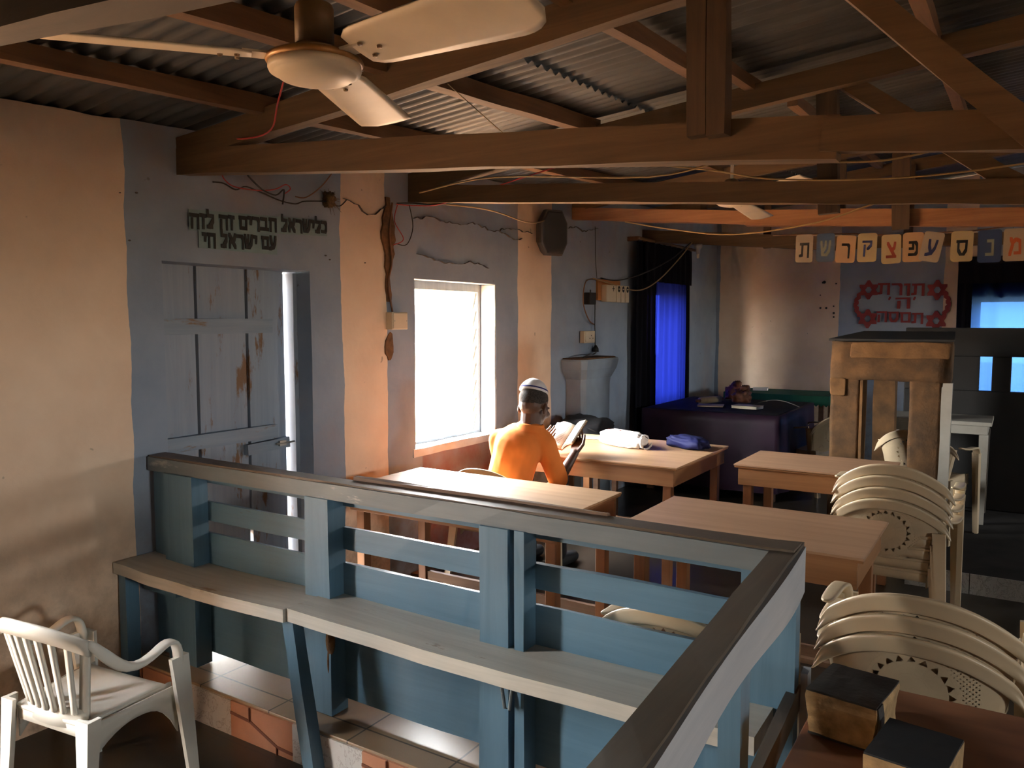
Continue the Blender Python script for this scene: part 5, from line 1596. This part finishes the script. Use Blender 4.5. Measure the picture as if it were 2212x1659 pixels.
write(mb, 'כל ישראל חברים זה לזה'[::-1].replace(' לכ', 'לכ') if False else 'הזל הז םירבח לארשילכ', 2.312, 3.158, 2.052, 2.104, 0.060, FL, 0.21, 0.30, 0.17)
write(mb, 'יח לארשי םע', 2.374, 2.806, 1.970, 1.988, 0.060, FL, 0.21, 0.30, 0.17)
mb.build('painted_inscription', M['letter_black'], wall_left)
FB = lambda u, v, d: (u, BY - 0.014 - d, v)
mb = MB()
write(mb, 'תרות', -1.36, -0.90, 1.93, 1.91, 0.125, FB, 0.20, 0.18, 0.22)
write(mb, 'ה', -1.17, -1.04, 1.775, 1.775, 0.115, FB, 0.20, 0.18)
for x, z in ((-1.235, 1.87), (-0.985, 1.865)): nib(mb, (x, z), (x + 0.01, z + 0.022), 0.016, 0.016, FB)
write(mb, 'הסםת', -1.36, -0.90, 1.625, 1.60, 0.115, FB, 0.20, 0.18, 0.18)
def star(cx, cz, r):
    for s_ in (1, -1):
        p = [(cx + r * math.sin(2 * math.pi * k / 3), cz + s_ * r * math.cos(2 * math.pi * k / 3)) for k in range(3)]
        for k in range(3): nib(mb, p[k], p[(k + 1) % 3], 0.026, 0.026, FB)
for cx, cz in ((-1.45, 1.98), (-0.76, 1.965), (-1.45, 1.655), (-0.76, 1.63)): star(cx, cz, 0.095)
for s_, x in ((-1, -1.535), (1, -0.690)):
    p = [(x + s_ * (0.045 * math.sin(math.pi * k / 12) + 0.014 * math.sin(k * 2.2)), 1.94 - 0.25 * k / 12) for k in range(13)]
    for a, b in zip(p, p[1:]): nib(mb, a, b, 0.030, 0.030, FB)
mb.build('painted_inscription', M['letter_red'], wall_back)
mb = MB()
rr = random.Random(3)
for x, z, r in ((-1.93, 2.08, 0.018), (-1.945, 2.075, 0.012), (-1.80, 2.06, 0.009), (-1.965, 1.78, 0.012), (-1.90, 1.78, 0.013), (-1.82, 1.80, 0.009), (-1.815, 1.72, 0.012), (-1.815, 1.675, 0.010), (-1.97, 1.93, 0.007)):
    mb.ell((x, BY - 0.008, z), (r, 0.006, r), seg=10)
mb.build('nail_hole', M['letter_black'], wall_back)
mb = MB()
for y, z, r in ((2.02, 1.965, 0.006), (1.985, 2.16, 0.004), (2.06, 2.17, 0.007), (3.47, 1.96, 0.006), (3.16, 1.98, 0.007), (3.19, 1.96, 0.006)):
    mb.ell((WX + 0.008, y, z), (0.006, r, r * 0.6), seg=10)
mb.build('nail_hole', M['crack'], wall_left)

# ------------------------------------------------------------------ hanging letter cards
ln = [(-1.75, 2.335), (-1.2, 2.315), (-0.85, 2.285), (-0.5, 2.285), (-0.3, 2.285), (0.1, 2.325)]
cable('brown string the letter cards hang from', [(x, 6.80, z) for x, z in ln], 0.006, M['wire_brown'], None, 'string')
YC = 6.79
def card(letter, what, m, ink, x, zt, w, h, rz=0.0, k=0, sleeve=False, nw=0.17, nh=0.19):
    c = thing('letter_card', what, 'card', (x, YC - 0.003 * (k % 3), zt), 0, 'alphabet cards on the string')
    c.rotation_euler = (0, R(rz), 0)
    r = 0.02
    pts = []
    for cx, cz, a0 in ((w / 2 - r, -r, 0), (-w / 2 + r, -r, 90), (-w / 2 + r, -h + r, 180), (w / 2 - r, -h + r, 270)):
        for j in range(4):
            a = R(a0 + 30 * j)
            pts.append((cx + r * math.cos(a), cz + r * math.sin(a)))
    mb = MB(); mb.loft([[(p, y, q_) for p, q_ in pts] for y in (-0.0008, 0.0008)]); b = mb.build('card_face', m, c)
    mb = MB()
    F = lambda u, v, d: (u, -0.0012 - d * 0.6, v)
    W_, st = G[letter]
    hh = h * 0.50
    ww = hh * 0.78
    v0 = -h * 0.79 + (0.03 if letter == 'ק' else 0)
    if letter == 'ק': hh *= 0.8
    for s_ in st:
        for a, d_ in zip(s_, s_[1:]):
            nib(mb, ((a[0] - W_ / 2) * ww + 0.004, v0 + a[1] * hh), ((d_[0] - W_ / 2) * ww + 0.004, v0 + d_[1] * hh), nw * ww, nh * hh, F)
    mb.build('letter', ink, c)
    mb = MB(); mb.grid(lambda u, v: ((u - 0.5) * (w + 0.022), -0.0035, -h - 0.012 + (h + 0.028) * v), 2, 2)
    mb.build('plastic_sleeve', M['glass'], c)
card('ת', 'off-white card with black letter tav, last of the string over the cream panel', M['card_white'], M['ink_black'], -1.493, 2.325, 0.135, 0.225, 1)
card('ש', 'slate blue card with pale letter shin', M['card_blue'], M['ink_pale'], -1.330, 2.325, 0.138, 0.225, 0, 1)
card('ר', 'peach card with heavy black letter resh', M['card_peach'], M['ink_black'], -1.172, 2.300, 0.145, 0.215, 3, 2)
card('ק', 'yellow cream card with blue letter kuf', M['card_cream'], M['ink_navy'], -1.020, 2.308, 0.140, 0.222, 1, 1)
card('צ', 'cream card with brick red letter tsadi', M['card_cream'], M['ink_red'], -0.852, 2.288, 0.138, 0.222, -1, 2)
card('פ', 'peach card with black letter pe', M['card_peach'], M['ink_black'], -0.700, 2.296, 0.142, 0.222, 0, 0)
card('ע', 'cream card with navy letter ayin hanging askew', M['card_white'], M['ink_navy'], -0.553, 2.290, 0.138, 0.222, 11, 1)
card('ס', 'cream card with black closed letter samekh', M['card_cream'], M['ink_black'], -0.374, 2.285, 0.145, 0.222, 1, 2)
card('נ', 'navy card with pale letter nun', M['card_navy'], M['ink_pale'], -0.200, 2.285, 0.150, 0.235, 0, 0)
card('מ', 'cream card with orange red letter mem at the edge of view', M['card_white'], M['ink_orange'], -0.043, 2.285, 0.145, 0.232, 0, 1)
# ------------------------------------------------------------------ the reading man
man = thing('person', 'seated man in an orange shirt and white skullcap reading at the window table', 'person', (-2.60, 4.10, 0))
MO = Vector((-2.60, 4.10, 0))
def remesh(mb, vox, sm=3, name='tmp'):
    mb.xf(Matrix.Translation(-MO))
    me = bpy.data.meshes.new(name)
    mb.bm.to_mesh(me)
    mb.bm.free()
    o = bpy.data.objects.new(name, me)
    COL.objects.link(o)
    r = o.modifiers.new('r', 'REMESH')
    r.mode = 'VOXEL'
    r.voxel_size = vox
    s_ = o.modifiers.new('s', 'SMOOTH')
    s_.iterations = sm
    s_.factor = 0.5
    bpy.context.view_layer.update()
    dg = bpy.context.evaluated_depsgraph_get()
    out_ = bpy.data.meshes.new_from_object(o.evaluated_get(dg))
    bpy.data.objects.remove(o)
    for p in out_.polygons: p.use_smooth = True
    return out_
def place(me, name, m, parent):
    me.name = name
    me.materials.clear()
    me.materials.append(m)
    o = bpy.data.objects.new(name, me)
    COL.objects.link(o)
    o.parent = parent
    return o
HIP = Vector((-2.62, 4.02, 0.50)); CHEST = Vector((-2.56, 4.10, 0.84)); NECK = Vector((-2.495, 4.145, 0.985)); HEAD = Vector((-2.492, 4.185, 1.105))
SR, SL = Vector((-2.405, 4.165, 0.88)), Vector((-2.70, 4.11, 0.885))
ER, EL = Vector((-2.355, 4.25, 0.645)), Vector((-2.765, 4.25, 0.66))
WR, WL = Vector((-2.325, 4.405, 0.795)), Vector((-2.625, 4.40, 0.825))
hr = Euler((R(-20), 0, R(3)))           # head bowed forward, turned a little to its right
HM = Matrix.Translation(HEAD) @ hr.to_matrix().to_4x4() @ Matrix.Scale(1.09, 4)
mb = MB()
# trunk, legs
mb.ell(HIP, (0.165, 0.12, 0.115)); mb.capsule(HIP, CHEST, 0.115, 0.125); mb.ell(CHEST, (0.15, 0.105, 0.15), Euler((R(-10), 0, R(-8))))
mb.capsule(SL, SR, 0.062, 0.062)
mb.capsule(CHEST + Vector((0.02, 0.01, 0.08)), NECK, 0.075, 0.066); mb.capsule(NECK, HM @ Vector((0, -0.02, -0.04)), 0.064, 0.063)
for s_, x in ((-1, -2.70), (1, -2.53)):
    k_, a_ = Vector((x + s_ * 0.02, 4.47, 0.50)), Vector((x + s_ * 0.03, 4.50, 0.09))
    mb.capsule(Vector((x, 4.05, 0.50)), k_, 0.088, 0.062); mb.capsule(k_, a_, 0.058, 0.042)
    mb.capsule(a_ + Vector((0, -0.02, -0.035)), a_ + Vector((s_ * 0.02, 0.17, -0.05)), 0.042, 0.034)
# arms
for A, B, C in ((SR, ER, WR), (SL, EL, WL)):
    mb.capsule(A, B, 0.055, 0.042); mb.capsule(B, C, 0.040, 0.026)
# head: skull, jaw, face
def H(x, y, z): return HM @ Vector((x, y, z))
def hell(c, r, rot=(0, 0, 0)):
    mb.ell(H(*c), tuple(1.09 * q for q in r), (hr.to_matrix() @ Euler(rot).to_matrix()).to_euler())
hell((0, -0.012, 0.035), (0.076, 0.098, 0.085)); hell((0, -0.045, 0.0), (0.068, 0.062, 0.07)); hell((0, 0.035, -0.02), (0.066, 0.066, 0.085))
hell((0, 0.045, -0.085), (0.045, 0.045, 0.035)); hell((0, 0.062, -0.10), (0.026, 0.022, 0.020))
hell((0, 0.098, -0.028), (0.015, 0.020, 0.028), (R(-15), 0, 0)); hell((0, 0.112, -0.043), (0.020, 0.014, 0.012)); hell((0, 0.090, 0.012), (0.055, 0.018, 0.012))
for s_ in (-1, 1):
    hell((s_ * 0.045, 0.065, -0.03), (0.026, 0.028, 0.022)); hell((s_ * 0.077, -0.012, -0.018), (0.011, 0.021, 0.034), (R(-8), 0, s_ * R(22))); hell((s_ * 0.03, 0.082, -0.003), (0.013, 0.013, 0.009))
hell((0, 0.094, -0.068), (0.026, 0.013, 0.008)); hell((0, 0.090, -0.080), (0.022, 0.013, 0.008))
# hands: palm, four bent fingers, thumb, closed on the book
def hand(W_, d, n, side, curl):
    """d: direction wrist->knuckles, n: palm normal (toward the page)"""
    d, n = d.normalized(), n.normalized()
    a = d.cross(n).normalized() * side          # toward the little finger
    K = W_ + d * 0.085
    for q in range(5):
        o = (q / 4 - 0.5) * 0.066
        mb.capsule(W_ + d * 0.012 + a * o * 0.72, K + a * o, 0.0135, 0.0125, 8)
    for q in range(4):
        o = (q / 3 - 0.5) * 0.068
        L = (0.040, 0.046, 0.042, 0.033)[q]
        p = K + a * o
        dd = d
        for j in range(3):
            ang = curl[j] * (1 + 0.06 * q)
            dd = (dd * math.cos(ang) + n * math.sin(ang)).normalized()
            e_ = p + dd * L * (1, 0.72, 0.55)[j]
            mb.capsule(p, e_, 0.0092 - 0.0007 * j, 0.0086 - 0.0008 * j, 8)
            p = e_
    p = W_ + d * 0.022 - a * 0.030
    for v_, L, r_ in (((d * 0.55 - a * 0.75 + n * 0.30), 0.042, 0.0125), ((d * 0.85 - a * 0.30 + n * 0.40), 0.034, 0.0105), ((d * 0.95 - a * 0.05 + n * 0.25), 0.028, 0.0092)):
        e_ = p + v_.normalized() * L
        mb.capsule(p, e_, r_, r_ - 0.001, 8)
        p = e_
hand(WR, Vector((-0.20, 0.78, 0.58)), Vector((-0.30, -0.55, 0.78)), -1, (0.10, 0.35, 0.35))
hand(WL, Vector((0.55, 0.68, 0.48)), Vector((0.30, -0.55, 0.78)), 1, (0.10, 0.35, 0.35))
body = place(remesh(mb, 0.0042, 3), 'body', M['skin'], man)
# eyes
mb = MB()
for s_ in (-1, 1):
    mb.ell(H(s_ * 0.031, 0.0885, -0.004), (0.011, 0.010, 0.006), hr, 12)
mb.xf(Matrix.Translation(-MO)); mb.build('eye', M['cap'], man, True)
# close-cropped hair: a shell over the skull behind the brow line
mb = MB()
def hshell(c, r, lo, hi, cut, n1=40, n2=16):
    rings = []
    for j in range(n2 + 1):
        ph = lo + (hi - lo) * j / n2
        ring = []
        for i in range(n1):
            th = 2 * math.pi * i / n1
            ph2 = ph if ph < cut(th) else cut(th)
            p = Vector((r[0] * math.sin(ph2) * math.cos(th), r[1] * math.sin(ph2) * math.sin(th), r[2] * math.cos(ph2)))
            k = 1 + 0.012 * noise.noise(p * 60)
            ring.append(H(c[0] + p.x * k, c[1] + p.y * k, c[2] + p.z * k))
        rings.append(ring)
    return rings
mb.loft(hshell((0, -0.020, 0.032), (0.0800, 0.0965, 0.0885), 0.03, 2.25, lambda th: 1.05 + 1.2 * (0.5 - 0.5 * math.sin(th)) ** 0.8))
mb.xf(Matrix.Translation(-MO)); mb.build('hair', M['hair'], man, True)
# skullcap
mb = MB()
Cc = (0, -0.036, 0.052)
mb.loft(hshell(Cc, (0.084, 0.089, 0.096), 0.02, 1.36, lambda th: 9.0, 40, 14))
TM_ = Matrix.Translation(-MO)
mb.xf(TM_); kp = mb.build('skullcap', M['cap'], man, True)
mb = MB()
def ringband(ph0, ph1, r):
    rings = []
    for k in range(5):
        ph = ph0 + (ph1 - ph0) * k / 4
        rings.append([H(Cc[0] + r[0] * math.sin(ph) * math.cos(2 * math.pi * i / 40), Cc[1] + r[1] * math.sin(ph) * math.sin(2 * math.pi * i / 40), Cc[2] + r[2] * math.cos(ph)) for i in range(40)])
    return rings
mb.loft(ringband(1.18, 1.27, (0.0855, 0.0905, 0.0975)), caps=False)
mb.xf(TM_); mb.build('navy_stripe', M['cap_band'], kp, True)
# shirt: one remeshed shell with sleeves to the elbows and soft folds
mb = MB()
UP = Vector((0, 0, 1))
mb.ell(HIP + Vector((0, 0, 0.02)), (0.185, 0.142, 0.13)); mb.capsule(HIP, CHEST, 0.138, 0.145)
mb.ell(CHEST, (0.165, 0.122, 0.165), Euler((R(-12), 0, R(-8)))); mb.ell(CHEST + Vector((0.0, -0.035, 0.02)), (0.145, 0.095, 0.13), Euler((R(-14), 0, R(-8))))
mb.capsule(SL + Vector((0.015, 0, 0)), SR + Vector((-0.015, 0, 0)), 0.068, 0.068)
mb.capsule(SL, NECK + Vector((-0.03, -0.02, -0.035)), 0.068, 0.066); mb.capsule(SR, NECK + Vector((0.02, -0.01, -0.035)), 0.068, 0.066)
for A, B in ((SR, ER), (SL, EL)):
    mb.capsule(A, A + (B - A) * 0.96, 0.069, 0.060)
sm_ = remesh(mb, 0.009, 5, 'shirt')
for v in sm_.vertices:
    p = v.co
    f = noise.noise(Vector((p.x * 9, p.y * 7, p.z * 4))) * 0.5 + noise.noise(Vector((p.x * 16 + p.z * 10, p.y * 12, p.z * 9 - p.x * 6))) * 0.35
    fold = math.sin(p.z * 34 + p.x * 26 + 3 * noise.noise(p * 5)) * 0.25 * max(0, noise.noise(p * 4 + Vector((3, 0, 0))))
    v.co = p + v.normal * 0.012 * (f + fold)
shirt = place(sm_, 'shirt', M['orange_shirt'], man)
mb = MB()
nd = (HM @ Vector((0, -0.015, -0.05)) - NECK).normalized()
n0 = NECK + Vector((0, 0, 0.0))
u_ = nd.cross(Vector((0, 1, 0))).normalized()
w_ = nd.cross(u_).normalized()
rings = []
for r_, t_ in ((0.098, -0.030), (0.078, 0.000), (0.075, 0.010), (0.079, 0.016), (0.085, 0.011), (0.089, -0.004), (0.104, -0.028)):
    rings.append([n0 + nd * t_ + (u_ * math.cos(2 * math.pi * i / 36) * r_ + w_ * math.sin(2 * math.pi * i / 36) * r_ * 0.95) for i in range(36)])
mb.loft(rings, caps=False)
mb.xf(TM_); mb.build('collar', M['orange_shirt'], shirt, True)
mb = MB()
mb.ell(HIP + Vector((0, 0.0, -0.02)), (0.182, 0.14, 0.12))
for s_, x in ((-1, -2.70), (1, -2.53)):
    k_, a_ = Vector((x + s_ * 0.02, 4.47, 0.50)), Vector((x + s_ * 0.03, 4.50, 0.11))
    mb.capsule(Vector((x, 4.05, 0.50)), k_, 0.100, 0.076); mb.capsule(k_, a_, 0.074, 0.064)
place(remesh(mb, 0.010, 4), 'trousers', M['trousers'], man)
for s_, x in ((-1, -2.70), (1, -2.53)):
    mb = MB()
    a_ = Vector((x + s_ * 0.03, 4.50, 0.09))
    mb.capsule(a_ + Vector((0, -0.03, -0.038)), a_ + Vector((s_ * 0.02, 0.18, -0.048)), 0.050, 0.041)
    mb.ell(a_ + Vector((0, -0.01, -0.02)), (0.05, 0.06, 0.05))
    place(remesh(mb, 0.008, 3), 'shoe', M['black'], man)

# ------------------------------------------------------------------ his open book
ob = thing('open_book', 'open book with yellowed pages held up by the reading man', 'book', (-2.455, 4.478, 0.792))
BM = Matrix.Rotation(R(-6), 4, 'Z') @ Matrix.Rotation(R(38), 4, 'X')   # leaning back toward the window table
def page(s_, bow, open_, t_):
    def f(u, v):
        x = s_ * 0.135 * u
        a = open_
        return BM @ Vector((x * math.cos(a), 0.205 * v, 0.006 + abs(x) * math.sin(a) + bow * math.sin(math.pi * min(1.0, u * 1.15)) + t_))
    return f
for s_, bow, op, n_ in ((-1, 0.014, R(4), 5), (1, 0.010, R(33), 3)):
    for k in range(n_):
        mb = MB()
        mb.grid(page(s_, bow + 0.001 * k, op, 0.0052 * (k)), 12, 10, thick=BM.to_3x3() @ Vector((0, 0, 0.0042)))
        mb.build('page_block', M['paper'], ob, True)
    mb = MB()
    mb.grid(lambda u, v: page(s_, 0.002, op, 0.0)(u * 1.04, v * 1.03 - 0.015) - BM.to_3x3() @ Vector((0, 0, 0.006)), 8, 6, thick=BM.to_3x3() @ Vector((0, 0, 0.003)))
    mb.build('cover', M['brown_cover'], ob, True)
    mb = MB()
    g = page(s_, bow + 0.001 * n_, op, 0.0052 * (n_) + 0.0006)
    for r_ in range(13):
        v0 = 0.10 + 0.062 * r_
        for c_ in ((0.14, 0.47), (0.53, 0.86)):
            for j in range(4):
                a, b = c_[0] + (c_[1] - c_[0]) * j / 4, c_[0] + (c_[1] - c_[0]) * (j + 0.92) / 4
                mb.poly([g(a, v0), g(b, v0), g(b, v0 + 0.022), g(a, v0 + 0.022)])
    mb.build('printed_text', M['ink'], ob)
